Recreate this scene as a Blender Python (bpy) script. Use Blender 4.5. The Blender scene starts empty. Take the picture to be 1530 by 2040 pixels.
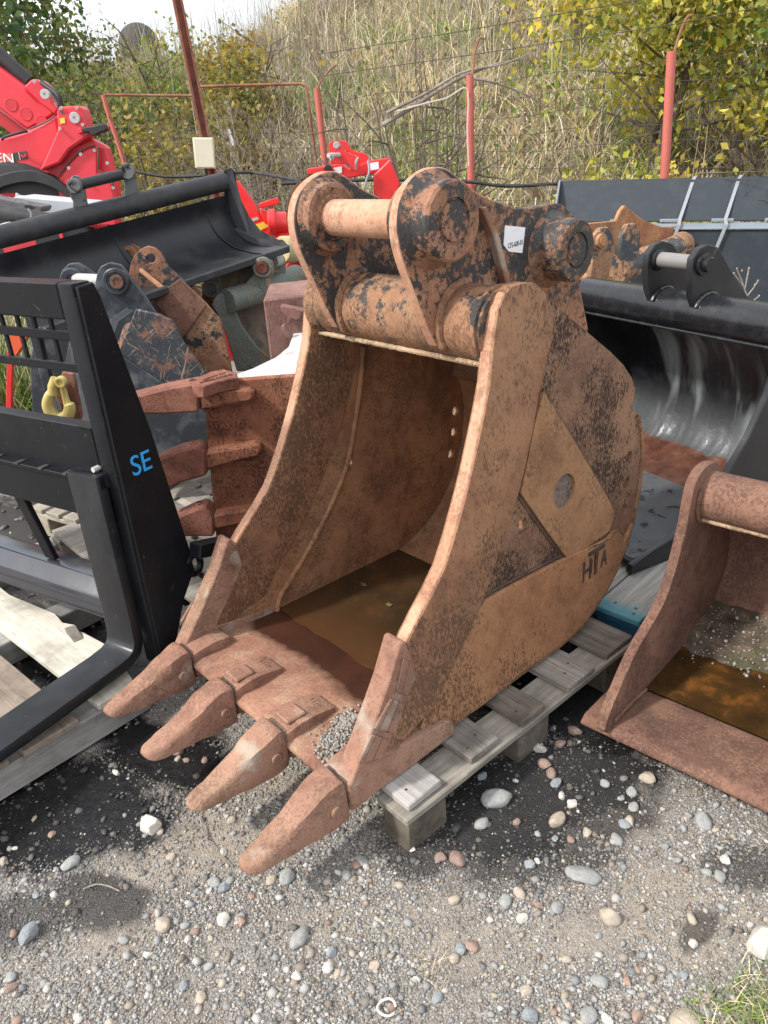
import bpy, bmesh, math, random
import numpy as np
from mathutils import Vector, Matrix, noise as mnoise
from mathutils.geometry import delaunay_2d_cdt
random.seed(7); rng = np.random.default_rng(7)
R_ = math.radians
scene = bpy.context.scene
COL = scene.collection

# ------------------------------------------------------------------ camera
CAM_H = 1.6
FPX, CX, CY = 1500.0, 765.0, 1020.0
def _unit(v): return v / np.linalg.norm(v)
_vl = _unit(np.array([-700 - CX, 393 - CY, FPX])); _vf = _unit(np.array([2663 - CX, 173 - CY, FPX]))
_up = _unit(np.cross(_vl, _vf)); _up = -_up if _up[1] > 0 else _up
_fw = np.array([0, 0, 1.0]); _fw = _unit(_fw - _up * (_fw @ _up)); _rt = np.cross(_fw, _up)
RC = np.array([_rt, _fw, _up])                       # camera vectors (x right, y down, z ahead) -> world
cam = bpy.data.cameras.new("camera"); cam_o = bpy.data.objects.new("camera", cam); COL.objects.link(cam_o)
cm = Matrix.Identity(4)
for i, v in enumerate((RC @ [1, 0, 0], RC @ [0, -1, 0], RC @ [0, 0, -1])):
    for k in range(3): cm[k][i] = v[k]
cm[2][3] = CAM_H
cam_o.matrix_world = cm
cam.sensor_fit = 'VERTICAL'; cam.sensor_height = 36.0; cam.sensor_width = 27.0
cam.lens = FPX / 2040.0 * 36.0; cam.clip_start = 0.05; cam.clip_end = 2000
scene.camera = cam_o
scene.render.resolution_x, scene.render.resolution_y = 768, 1024

# ------------------------------------------------------------------ sky, sun, exposure
SUN_AZ = Vector((-0.90, -0.36, 0)).normalized(); SUN_EL = R_(44)
sdir = Vector((SUN_AZ.x * math.cos(SUN_EL), SUN_AZ.y * math.cos(SUN_EL), math.sin(SUN_EL)))
world = bpy.data.worlds.new("World"); scene.world = world; world.use_nodes = True
wn = world.node_tree; wn.nodes.clear()
sky = wn.nodes.new('ShaderNodeTexSky'); sky.sky_type = 'NISHITA'; sky.sun_disc = False
sky.sun_elevation = SUN_EL; sky.sun_rotation = math.atan2(sdir.x, sdir.y)
sky.air_density = 1.0; sky.dust_density = 4.0; sky.ozone_density = 1.0
# thin bright cloud veil over the whole sky
wtc = wn.nodes.new('ShaderNodeTexCoord'); wno = wn.nodes.new('ShaderNodeTexNoise')
wno.inputs['Scale'].default_value = 2.2; wno.inputs['Detail'].default_value = 6; wno.inputs['Roughness'].default_value = .55
wn.links.new(wtc.outputs['Generated'], wno.inputs['Vector'])
wr = wn.nodes.new('ShaderNodeMapRange'); wr.inputs[1].default_value = .36; wr.inputs[2].default_value = .62
wr.inputs[3].default_value = .38; wr.inputs[4].default_value = .92
wn.links.new(wno.outputs['Fac'], wr.inputs[0])
wm = wn.nodes.new('ShaderNodeMix'); wm.data_type = 'RGBA'
wn.links.new(wr.outputs[0], wm.inputs[0]); wn.links.new(sky.outputs[0], wm.inputs[6])
wm.inputs[7].default_value = (9.0, 9.2, 9.6, 1)
wbg = wn.nodes.new('ShaderNodeBackground'); wbg.inputs['Strength'].default_value = .145
wn.links.new(wm.outputs[2], wbg.inputs['Color'])
wo = wn.nodes.new('ShaderNodeOutputWorld'); wn.links.new(wbg.outputs[0], wo.inputs[0])
sl = bpy.data.lights.new("sun", 'SUN'); sl.energy = 3.0; sl.angle = R_(4); sl.color = (1, .965, .92)
so = bpy.data.objects.new("sun", sl); COL.objects.link(so)
so.rotation_euler = sdir.to_track_quat('Z', 'Y').to_euler(); so.location = (-6, -3, 8)
vs = scene.view_settings; vs.view_transform = 'Standard'; vs.look = 'None'; vs.exposure = 0.5; vs.gamma = 1.0
vs.use_curve_mapping = False

# ------------------------------------------------------------------ photo measuring helpers (a pixel and a real plane -> a real point)
C0 = np.array([0, 0, CAM_H])
def ray(x, y): return RC @ np.array([(x - CX) / FPX, (y - CY) / FPX, 1.0])
def hz(x, y, z=0.0):
    d = ray(x, y); return C0 + d * ((z - CAM_H) / d[2])
def at_y(x, y, Y):
    d = ray(x, y); return C0 + d * (Y / d[1])
class Frame:
    """local frame: x to the right, y to the back, z up; rotation about z then optional tilt"""
    def __init__(s, origin, yaw, tilt=None):
        s.M = Matrix.Translation(Vector(origin)) @ Matrix.Rotation(yaw, 4, 'Z')
        if tilt is not None: s.M = s.M @ tilt
        s.I = s.M.inverted(); s.c = np.array(s.I @ Vector(C0)); s.R3 = np.array(s.I.to_3x3())
    def plane(s, x, y, n, d):
        r = s.R3 @ ray(x, y); n = np.array(n, float); t = (d - s.c @ n) / (r @ n); return s.c + r * t
    def X(s, x, y, v): return s.plane(x, y, (1, 0, 0), v)
    def Y(s, x, y, v): return s.plane(x, y, (0, 1, 0), v)
    def Z(s, x, y, v): return s.plane(x, y, (0, 0, 1), v)
    def loc(s, P): return np.array(s.I @ Vector(P))
    def wld(s, p): return np.array(s.M @ Vector(p))
def vp_yaw(vx, vy):
    """yaw of a frame whose -x axis runs to this vanishing point"""
    d = RC @ np.array([vx - CX, vy - CY, FPX]); return math.atan2(-d[1], -d[0])

# ------------------------------------------------------------------ materials
class NT:
    def __init__(s, name):
        s.m = bpy.data.materials.new(name); s.m.use_nodes = True; s.t = s.m.node_tree; s.t.nodes.clear()
        s.o = s.n('ShaderNodeOutputMaterial'); s.b = s.n('ShaderNodeBsdfPrincipled'); s.l(s.b.outputs[0], s.o.inputs[0])
    def n(s, ty, **k):
        x = s.t.nodes.new(ty)
        for a, v in k.items(): setattr(x, a, v)
        return x
    def l(s, a, b): s.t.links.new(a, b)
    def put(s, sock, v):
        if hasattr(v, 'is_linked'): s.l(v, sock)
        elif isinstance(v, (tuple, list)): sock.default_value = (*v, 1) if len(v) == 3 and len(sock.default_value) == 4 else v
        else: sock.default_value = v
    def coord(s, kind='Object', rand=True, scale=None):
        v = s.n('ShaderNodeTexCoord').outputs[kind]
        if rand:
            oi = s.n('ShaderNodeObjectInfo'); a = s.n('ShaderNodeVectorMath', operation='MULTIPLY_ADD')
            cb = s.n('ShaderNodeCombineXYZ')
            for i in range(3): s.l(oi.outputs['Random'], cb.inputs[i])
            s.l(cb.outputs[0], a.inputs[0]); a.inputs[1].default_value = (37, 19, 53); s.l(v, a.inputs[2]); v = a.outputs[0]
        if scale is not None:
            m = s.n('ShaderNodeVectorMath', operation='MULTIPLY'); s.l(v, m.inputs[0]); m.inputs[1].default_value = scale; v = m.outputs[0]
        return v
    def noise(s, v, scale, detail=4, rough=.55, dist=0):
        x = s.n('ShaderNodeTexNoise'); s.l(v, x.inputs['Vector']); x.inputs['Scale'].default_value = scale
        x.inputs['Detail'].default_value = detail; x.inputs['Roughness'].default_value = rough; x.inputs['Distortion'].default_value = dist
        return x.outputs['Fac']
    def vor(s, v, scale, feature='F1', out='Distance', rnd=1):
        x = s.n('ShaderNodeTexVoronoi', feature=feature); s.l(v, x.inputs['Vector']); x.inputs['Scale'].default_value = scale
        x.inputs['Randomness'].default_value = rnd
        return x.outputs[out]
    def ramp(s, f, stops, interp='LINEAR'):
        x = s.n('ShaderNodeValToRGB'); r = x.color_ramp; r.interpolation = interp
        while len(r.elements) < len(stops): r.elements.new(.5)
        for e, (p, c) in zip(r.elements, stops):
            e.position = p; e.color = (*c, 1) if isinstance(c, (tuple, list)) else (c, c, c, 1)
        s.l(f, x.inputs[0]); return x.outputs[0]
    def step(s, f, a, b, lo=0., hi=1.):
        x = s.n('ShaderNodeMapRange'); x.inputs[1].default_value = a; x.inputs[2].default_value = b
        x.inputs[3].default_value = lo; x.inputs[4].default_value = hi; s.l(f, x.inputs[0]); return x.outputs[0]
    def mix(s, f, a, b, blend='MIX'):
        x = s.n('ShaderNodeMix', data_type='RGBA', blend_type=blend); s.put(x.inputs[0], f); s.put(x.inputs[6], a); s.put(x.inputs[7], b)
        return x.outputs[2]
    def math(s, op, a, b=0.0, clamp=False):
        x = s.n('ShaderNodeMath', operation=op); x.use_clamp = clamp; s.put(x.inputs[0], a); s.put(x.inputs[1], b); return x.outputs[0]
    def bump(s, h, strength=.3, dist=.01, nrm=None):
        x = s.n('ShaderNodeBump'); s.l(h, x.inputs['Height']); x.inputs['Strength'].default_value = strength
        x.inputs['Distance'].default_value = dist
        if nrm is not None: s.l(nrm, x.inputs['Normal'])
        return x.outputs[0]
    def end(s, color=None, rough=None, metal=None, normal=None, spec=None):
        if color is not None: s.put(s.b.inputs['Base Color'], color)
        if rough is not None: s.put(s.b.inputs['Roughness'], rough)
        if metal is not None: s.put(s.b.inputs['Metallic'], metal)
        if spec is not None: s.put(s.b.inputs['Specular IOR Level'], spec)
        if normal is not None: s.l(normal, s.b.inputs['Normal'])
        return s.m
    def sep(s, v):
        x = s.n('ShaderNodeSeparateXYZ'); s.l(v, x.inputs[0]); return x.outputs

def rust(name, light=(.40, .20, .105), mid=(.27, .125, .068), dark=(.12, .058, .038), dust=(.43, .29, .175), dust_amt=.5,
         paint=None, paint_cut=.5, paint_scale=5, paint_rough=.35, grain=1.0, streak=1.0, bump=.5, rough=.82, big=4.0, rand=False, zpaint=None):
    m = NT(name); v = m.coord('Object', rand)
    vs_ = m.coord('Object', rand, (1, 1, .6)) if streak else v
    a = m.noise(v, big, 8, .66, .35)
    col = m.ramp(a, [(.30, dark), (.44, mid), (.62, light)])
    d = m.noise(v, big * .55 + .4, 6, .62); col = m.mix(m.step(d, .48, .66, 0, dust_amt), col, dust)
    br = m.noise(v, 21, 6, .7, .3); col = m.mix(m.step(br, .53, .64, 0, .55), col, tuple(x * .62 for x in mid)); col = m.mix(m.step(br, .46, .36, 0, .35), col, tuple(min(1, x * 1.12) for x in light))
    if streak:
        rv = m.coord('Object', rand, (9, 9, .9)); run = m.noise(rv, 1.6, 6, .62, .3); col = m.mix(m.step(run, .57, .70, 0, .4), col, tuple(x * .8 for x in mid))
    # dark pitting that gathers in patches
    dn = m.noise(v, big * 1.15 + .7, 4, .6); f = m.noise(vs_, 115, 5, .72); f2 = m.noise(vs_, 210, 3, .6)
    sp = m.math('ADD', f, m.math('MULTIPLY', m.math('SUBTRACT', dn, .49), .78))
    col = m.mix(m.step(sp, .52, .60, 0, min(1, .82 * grain)), col, tuple(c * .55 for c in dark))
    col = m.mix(m.step(f2, .55, .68, 0, .35 * grain), col, tuple(min(1, c * 1.4) for c in light))
    col = m.mix(m.step(f2, .45, .32, 0, .45 * grain), col, dark)
    pits = m.noise(v, 34, 4, .65)
    h = m.math('ADD', m.math('MULTIPLY', f, .7), m.math('MULTIPLY', a, .8)); h = m.math('ADD', h, m.math('MULTIPLY', br, -.6))
    r = m.step(f, .3, .7, rough - .1, min(1, rough + .12))
    if paint is not None:
        p = m.noise(v, paint_scale, 8, .68, .4)
        pv = p
        if zpaint is not None:      # paint survives more towards a height
            z = m.sep(v)[2]; pv = m.math('ADD', p, m.step(z, zpaint[0], zpaint[1], zpaint[2], zpaint[3]))
        p2 = m.noise(v, paint_scale * 7, 5, .7)
        pv = m.math('ADD', pv, m.math('MULTIPLY', m.math('SUBTRACT', p2, .5), .75))
        k = m.step(pv, paint_cut, paint_cut + .055, 0, .95)
        col = m.mix(k, col, m.mix(m.step(f, .45, .65, 0, .5), paint, tuple(min(1, c * 2.2 + .02) for c in paint)))
        r = m.math('ADD', m.math('MULTIPLY', m.math('SUBTRACT', 1.0, k), r), m.math('MULTIPLY', k, paint_rough))
        h = m.math('ADD', h, m.math('MULTIPLY', k, .5))
    return m.end(col, r, 0.0, m.bump(h, bump, .006), spec=.3)

def paint(name, c, rough=.35, wear=None, wear_cut=.62, dirt=.25, dirt_c=(.25, .22, .19), bump=.05, scale=5, spec=.5, streaks=0, scratch=0):
    m = NT(name); v = m.coord('Object', True)
    a = m.noise(v, scale, 6, .6); col = m.mix(m.step(a, .35, .75, 0, .35), c, tuple(min(1, x * 1.35 + .004) for x in c))
    d = m.noise(v, scale * 2.3, 7, .65); k = m.step(d, .48, .75, 0, dirt); col = m.mix(k, col, dirt_c)
    r = m.math('ADD', m.math('MULTIPLY', k, .6), m.step(a, .3, .7, rough - .05, rough + .1))
    if wear is not None:
        w = m.noise(v, scale * 3.1, 8, .7, .5); wk = m.step(w, wear_cut, wear_cut + .03); col = m.mix(wk, col, wear)
        r = m.math('MAXIMUM', r, m.math('MULTIPLY', wk, .8))
    if streaks:
        sv = m.coord('Object', True, (60, 60, 3)); sn = m.noise(sv, 1.0, 5, .7); col = m.mix(m.step(sn, .55, .72, 0, streaks), col, dirt_c)
    if scratch:
        for rx, ry, sc in ((.3, .5, 7), (1.3, -.4, 9), (-.7, 1.1, 6), (.1, 1.9, 8)):
            mr = m.n('ShaderNodeMapping'); m.l(v, mr.inputs[0]); mr.inputs[2].default_value = (rx, ry, rx * 2); mp = m.n('ShaderNodeMapping'); m.l(mr.outputs[0], mp.inputs[0]); mp.inputs[3].default_value = (.7, 14, 14)
            w_ = m.noise(mp.outputs[0], sc, 2, .5, .3); col = m.mix(m.step(w_, .745, .765, 0, scratch), col, (.16, .15, .14))
        dz = m.noise(v, 2.2, 5, .6); col = m.mix(m.step(dz, .5, .75, 0, scratch * .25), col, dirt_c)
    b = m.noise(v, 40, 3, .6)
    return m.end(col, r, 0.0, m.bump(b, bump, .004), spec=spec)

# ------------------------------------------------------------------ mesh helpers
class G:
    def __init__(s): s.b = bmesh.new()
    def v(s, p): return s.b.verts.new(tuple(float(c) for c in p))
    def f(s, vs):
        try: return s.b.faces.new(vs)
        except ValueError: return None
    def box(s, c, d, M=None, taper=None):
        x, y, z = (k / 2 for k in d); vs = []
        for dz in (-z, z):
            t = 1 if taper is None or dz < 0 else taper
            for dx, dy in ((-x, -y), (x, -y), (x, y), (-x, y)):
                p = Vector((dx * t, dy * t, dz)); p = M @ p if M is not None else p; vs.append(s.v(p + Vector(c)))
        for q in ((3, 2, 1, 0), (4, 5, 6, 7), (0, 1, 5, 4), (1, 2, 6, 5), (2, 3, 7, 6), (3, 0, 4, 7)): s.f([vs[i] for i in q])
        return s
    def hexa(s, pts):
        vs = [s.v(p) for p in pts]
        for q in ((3, 2, 1, 0), (4, 5, 6, 7), (0, 1, 5, 4), (1, 2, 6, 5), (2, 3, 7, 6), (3, 0, 4, 7)): s.f([vs[i] for i in q])
        return s
    def prism(s, poly, f0, f1, holes=()):
        """flat outline (2D) given thickness: f0/f1 map 2D -> 3D for the two faces"""
        loops = [list(poly)] + [list(h) for h in holes]
        if not holes:
            a = [s.v(f0(*p)) for p in poly]; b = [s.v(f1(*p)) for p in poly]
            s.f(a); s.f(b[::-1])
        else:
            pts, ed = [], []
            for lp in loops:
                k = len(pts); n = len(lp); pts += [Vector(p[:2]) for p in lp]; ed += [(k + i, k + (i + 1) % n) for i in range(n)]
            r = delaunay_2d_cdt(pts, ed, [], 1, 1e-7); P = [tuple(q) for q in r[0]]; tris = r[2]
            def inside(q, lp):
                c = False; n = len(lp)
                for i in range(n):
                    (x1, y1), (x2, y2) = lp[i][:2], lp[(i + 1) % n][:2]
                    if (y1 > q[1]) != (y2 > q[1]) and q[0] < (x2 - x1) * (q[1] - y1) / (y2 - y1) + x1: c = not c
                return c
            A = [s.v(f0(*p)) for p in P]; B_ = [s.v(f1(*p)) for p in P]
            for t in tris:
                q = (sum(P[i][0] for i in t) / len(t), sum(P[i][1] for i in t) / len(t))
                if not inside(q, loops[0]) or any(inside(q, h) for h in loops[1:]): continue
                s.f([A[i] for i in t]); s.f([B_[i] for i in reversed(t)])
            def near(p): return min(range(len(P)), key=lambda i: (P[i][0] - p[0]) ** 2 + (P[i][1] - p[1]) ** 2)
            for lp in loops:
                ii = [near(p) for p in lp]
                for i in range(len(ii)):
                    j = (i + 1) % len(ii); s.f([A[ii[i]], A[ii[j]], B_[ii[j]], B_[ii[i]]])
            bmesh.ops.recalc_face_normals(s.b, faces=s.b.faces); return s
        n = len(a)
        for i in range(n): s.f([a[i], a[(i + 1) % n], b[(i + 1) % n], b[i]])
        bmesh.ops.recalc_face_normals(s.b, faces=s.b.faces)
        return s
    def loft(s, rings, close=True, cap=True):
        vs = [[s.v(p) for p in r] for r in rings]; n = len(vs[0])
        for a, b in zip(vs, vs[1:]):
            for i in range(n if close else n - 1): s.f([a[i], a[(i + 1) % n], b[(i + 1) % n], b[i]])
        if cap and close: s.f(vs[0][::-1]); s.f(vs[-1])
        bmesh.ops.recalc_face_normals(s.b, faces=s.b.faces)
        return s
    def tube(s, path, r, seg=10, cap=True, closed=False):
        P = [Vector(p) for p in path]; n = len(P); rs = r if isinstance(r, (list, tuple)) else [r] * n
        rings = []; up = None
        for i, p in enumerate(P):
            t = (P[(i + 1) % n] - P[i - 1]) if closed else (P[min(i + 1, n - 1)] - P[max(i - 1, 0)])
            t.normalize()
            if up is None: up = Vector((0, 0, 1)) if abs(t.z) < .9 else Vector((1, 0, 0))
            a = t.cross(up).normalized(); b = a.cross(t).normalized(); up = b
            rings.append([p + (a * math.cos(k * 2 * math.pi / seg) + b * math.sin(k * 2 * math.pi / seg)) * rs[i] for k in range(seg)])
        if closed: rings.append(rings[0])
        return s.loft(rings, True, cap and not closed)
    def lathe(s, p0, d, prof, seg=32):
        """rings of radius r at distance t along d from p0"""
        p0 = Vector(p0); d = Vector(d).normalized(); up = Vector((0, 0, 1)) if abs(d.z) < .9 else Vector((1, 0, 0))
        a = d.cross(up).normalized(); b = a.cross(d)
        return s.loft([[p0 + d * t + (a * math.cos(k * 2 * math.pi / seg) + b * math.sin(k * 2 * math.pi / seg)) * max(r, 1e-4) for k in range(seg)] for t, r in prof])
    def jitter(s, amp, scale=8, seed=0):
        for v in s.b.verts:
            v.co += Vector(mnoise.noise_vector(v.co * scale + Vector((seed, seed * 2, 0)))) * amp
        return s
    def done(s, name, mat, parent=None, bevel=0, seg=1, smooth=35, ang=25, label=None):
        if bevel:
            bmesh.ops.recalc_face_normals(s.b, faces=s.b.faces)
            es = [e for e in s.b.edges if len(e.link_faces) == 2 and e.calc_face_angle(0) > R_(ang)]
            if es: bmesh.ops.bevel(s.b, geom=es, offset=bevel, segments=seg, affect='EDGES', profile=.6, clamp_overlap=True)
        me = bpy.data.meshes.new(name); s.b.to_mesh(me); s.b.free()
        if smooth: me.shade_smooth(); me.set_sharp_from_angle(angle=R_(smooth))
        o = bpy.data.objects.new(name, me); COL.objects.link(o)
        if mat is not None: me.materials.append(mat)
        if parent is not None: o.parent = parent
        if label: o['label'] = label
        return o
def tag(o, label=None, cat=None, group=None, kind=None):
    if label: o['label'] = label
    if cat: o['category'] = cat
    if group: o['group'] = group
    if kind: o['kind'] = kind
    return o
def thing(name, label, cat, M=None, group=None):
    o = bpy.data.objects.new(name, None); COL.objects.link(o); o.empty_display_size = .05
    if M is not None: o.matrix_world = M
    return tag(o, label, cat, group)
def np_mesh(name, V, F, mat, cols=None, smooth=False, parent=None):
    """V (n,3), F (m,3|4) arrays; cols (n,3) point colours"""
    me = bpy.data.meshes.new(name); V = np.asarray(V, np.float32); F = np.asarray(F, np.int32); k = F.shape[1]
    me.vertices.add(len(V)); me.vertices.foreach_set('co', V.ravel())
    me.loops.add(F.size); me.loops.foreach_set('vertex_index', F.ravel())
    me.polygons.add(len(F)); me.polygons.foreach_set('loop_start', np.arange(0, F.size, k, dtype=np.int32))
    if smooth: me.polygons.foreach_set('use_smooth', np.ones(len(F), bool))
    if cols is not None:
        ca = me.color_attributes.new('Col', 'FLOAT_COLOR', 'POINT')
        ca.data.foreach_set('color', np.hstack([cols, np.ones((len(V), 1))]).astype(np.float32).ravel())
    me.update(calc_edges=True); me.materials.append(mat)
    o = bpy.data.objects.new(name, me); COL.objects.link(o)
    if parent is not None: o.parent = parent
    return o
def smooth_poly(pts, k=3):
    """Catmull-Rom through open points"""
    P = [np.array(p, float) for p in pts]; P = [2 * P[0] - P[1]] + P + [2 * P[-1] - P[-2]]; out = []
    for i in range(1, len(P) - 2):
        for j in range(k):
            t = j / k; a, b, c, d = P[i - 1:i + 3]
            out.append(.5 * (2 * b + (c - a) * t + (2 * a - 5 * b + 4 * c - d) * t * t + (3 * b - a - 3 * c + d) * t ** 3))
    out.append(P[-2]); return [tuple(p) for p in out]
def circle(cx, cy, r, n=20, ry=None): return [(cx + r * math.cos(i * 2 * math.pi / n), cy + (ry or r) * math.sin(i * 2 * math.pi / n)) for i in range(n)]
# ================================================================== ground
DARK = []      # oil and wet soil stains: centre, radii, rotation, strength
def stain(px, py, rx, ry, rot=0, k=1.0):
    p = hz(px, py); DARK.append((p[0], p[1], rx, ry, R_(rot), k))
stain(150, 1590, .34, .17, -25, 1.0); stain(330, 1500, .26, .13, -30, 1.0); stain(40, 1640, .30, .12, -20, 1.0); stain(230, 1250, .45, .35, 0, 1.0)
stain(60, 1060, .9, .5, 0, .9); stain(300, 900, 1.2, .5, 0, .8)
stain(1010, 1600, .24, .20, 20, .95); stain(1130, 1540, .26, .16, 0, .95); stain(1200, 1380, .35, .3, 0, 1.0); stain(1060, 1690, .22, .10, 10, .75)
stain(1395, 1850, .07, .03, 40, .7); stain(1480, 1720, .09, .06, 0, .7); stain(1200, 1620, .14, .08, 0, .8); stain(190, 1790, .15, .07, -20, .8); stain(40, 1830, .12, .08, 0, .7); stain(840, 1690, .10, .08, 0, .8)
BARE = []
def bare(px, py, rx, ry, k=1.0):
    p = hz(px, py); BARE.append((p[0], p[1], rx, ry, 0, k))
bare(440, 1660, .16, .10); bare(330, 1710, .14, .07); bare(560, 1560, .20, .07); bare(1360, 1820, .16, .12); bare(1240, 1640, .1, .06, .6); bare(720, 1830, .18, .05, .7); bare(1000, 1880, .25, .06, .6); bare(240, 1860, .1, .05, .6)
def stain_val(x, y, lst):
    b = 0
    for cx, cy, rx, ry, a, k in lst:
        dx, dy = x - cx, y - cy; u = (dx * math.cos(a) + dy * math.sin(a)) / rx; w = (-dx * math.sin(a) + dy * math.cos(a)) / ry
        b = max(b, k * min(1, max(0, (1.35 - math.sqrt(u * u + w * w)) / .7)))
    return b
def ground_mat():
    m = NT('gravel_ground'); v = m.coord('Object', False)
    wob = m.noise(v, 9, 5, .65)
    def mask(lst, soft=.35):
        acc = None
        for cx, cy, rx, ry, a, k in lst:
            mp = m.n('ShaderNodeMapping', vector_type='TEXTURE'); m.l(v, mp.inputs[0]); mp.inputs[1].default_value = (cx, cy, 0); mp.inputs[2].default_value = (0, 0, a); mp.inputs[3].default_value = (rx, ry, 10)
            ln = m.n('ShaderNodeVectorMath', operation='LENGTH'); m.l(mp.outputs[0], ln.inputs[0])
            d = m.math('ADD', ln.outputs['Value'], m.math('MULTIPLY', m.math('SUBTRACT', wob, .5), 1.5))
            x = m.step(d, 1.05 + soft * .5, 1.05 - soft * .5, 0, k); acc = x if acc is None else m.math('MAXIMUM', acc, x)
        return acc
    dk = mask(DARK); br = mask(BARE, .6)
    big = m.noise(v, 2.6, 5, .6); fine = m.noise(v, 60, 4, .7); cells = m.vor(v, 240, out='Color'); cd = m.vor(v, 240)
    dirt = m.ramp(m.noise(v, 14, 6, .65), [(.3, (.11, .092, .075)), (.5, (.20, .172, .143)), (.7, (.31, .275, .235))])
    g = m.ramp(m.sep(cells)[0], [(0, (.125, .113, .10)), (.4, (.25, .232, .208)), (.75, (.34, .32, .29)), (1, (.46, .435, .40))])
    g = m.mix(m.step(cd, .4, .65, 0, .6), g, (.13, .11, .09))
    col = m.mix(m.step(big, .46, .66, .10, .6), g, dirt); col = m.mix(br, col, m.mix(m.step(fine, .3, .7), (.225, .19, .15), (.36, .315, .255)))
    soil = m.mix(m.step(fine, .35, .75), (.005, .0055, .0068), (.024, .022, .021)); col = m.mix(dk, col, soil)
    pw = m.noise(v, 3.2, 3, .5); xx_ = m.sep(v)[0]; left_ = m.step(xx_, -.15, -.35)
    wet = m.math('MULTIPLY', dk, m.math('MAXIMUM', m.step(pw, .42, .58, .10, .7), m.math('MULTIPLY', left_, .95))); r = m.step(wet, 0, 1, .92, .24)
    h = m.math('MULTIPLY', m.math('ADD', m.math('ADD', m.math('MULTIPLY', cd, -1.0), fine), m.math('MULTIPLY', m.noise(v, 32, 5, .7), 2.2)), m.math('SUBTRACT', 1.0, m.math('MULTIPLY', wet, .75)))
    return m.end(col, r, 0, m.bump(h, .55, .006), spec=.4)
def axis(lo, hi, a, b, fine, k):
    r = [a + i * fine for i in range(int((b - a) / fine) + 1)]
    s = fine; x = r[-1]
    while x < hi: s *= k; x += s; r.append(x)
    s = fine; x = r[0]; l = []
    while x > lo: s *= k; x -= s; l.append(x)
    return np.array(l[::-1] + r)
gx, gy = axis(-400, 400, -1.7, 1.6, .03, 1.25), axis(-60, 900, .6, 3.4, .03, 1.22)
def gheight(x, y): return .010 * mnoise.noise(Vector((x * 2.1, y * 2.1, 0))) + .006 * mnoise.noise(Vector((x * 7, y * 7, 4))) - .008
XX, YY = np.meshgrid(gx, gy); ZZ = np.array([[gheight(x, y) if abs(x) < 6 and y < 9 else -.01 for x in gx] for y in gy])
ny, nx = XX.shape; idx = np.arange(nx * ny).reshape(ny, nx)
Fq = np.stack([idx[:-1, :-1], idx[:-1, 1:], idx[1:, 1:], idx[1:, :-1]], -1).reshape(-1, 4)
ground = np_mesh('ground', np.stack([XX, YY, ZZ], -1).reshape(-1, 3), Fq, ground_mat(), smooth=True); tag(ground, kind='structure')

# ------------------------------------------------------------------ grassy bank behind the fence
BN = np.array([.30, .954]); BP = np.array([.8, 7.25])
def bank_d(x, y): return (x - BP[0]) * BN[0] + (y - BP[1]) * BN[1]
_bx = [-1, 0, .7, 3.5, 9.5, 14, 40, 400]; _bz = [-.12, -.06, .55, 2.0, 4.25, 4.75, 4.9, 5.0]
def bank_z(x, y):
    d = bank_d(x, y); z = float(np.interp(d, _bx, _bz))
    k = min(1, max(0, d / 1.5)); z += k * (.22 * mnoise.noise(Vector((x * .55, y * .55, 2))) + .10 * mnoise.noise(Vector((x * 1.7, y * 1.7, 7))))
    cap = 3.2 + 1.75 * min(1, max(0, (x + 2.4) / 2.4)); cap += .15 * mnoise.noise(Vector((x * .4, y * .4, 5)))
    return z if z < cap - .4 else cap - .4 * math.exp(-(z - cap + .4) / .4)
us = np.concatenate([np.linspace(-60, -14, 14), np.linspace(-12.5, 12.5, 90), np.linspace(14, 60, 14)]); ds = np.concatenate([np.linspace(-1, 15, 60), np.array([17, 20, 26, 40, 90, 250])])
V = []
for d in ds:
    for u in us:
        x, y = BP + BN * d + np.array([BN[1], -BN[0]]) * u; V.append((x, y, bank_z(x, y)))
ii = np.arange(len(us) * len(ds)).reshape(len(ds), len(us)); Fq = np.stack([ii[:-1, :-1], ii[:-1, 1:], ii[1:, 1:], ii[1:, :-1]], -1).reshape(-1, 4)
bm_ = NT('bank_soil'); v = bm_.coord('Object', False); c = bm_.ramp(bm_.noise(v, 5, 6, .7), [(.3, (.06, .045, .03)), (.5, (.14, .115, .07)), (.7, (.24, .20, .125))])
bank = np_mesh('bank', V, Fq, bm_.end(c, .95, 0, bm_.bump(bm_.noise(v, 18, 4), .8, .05)), smooth=True); tag(bank, kind='structure')

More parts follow.
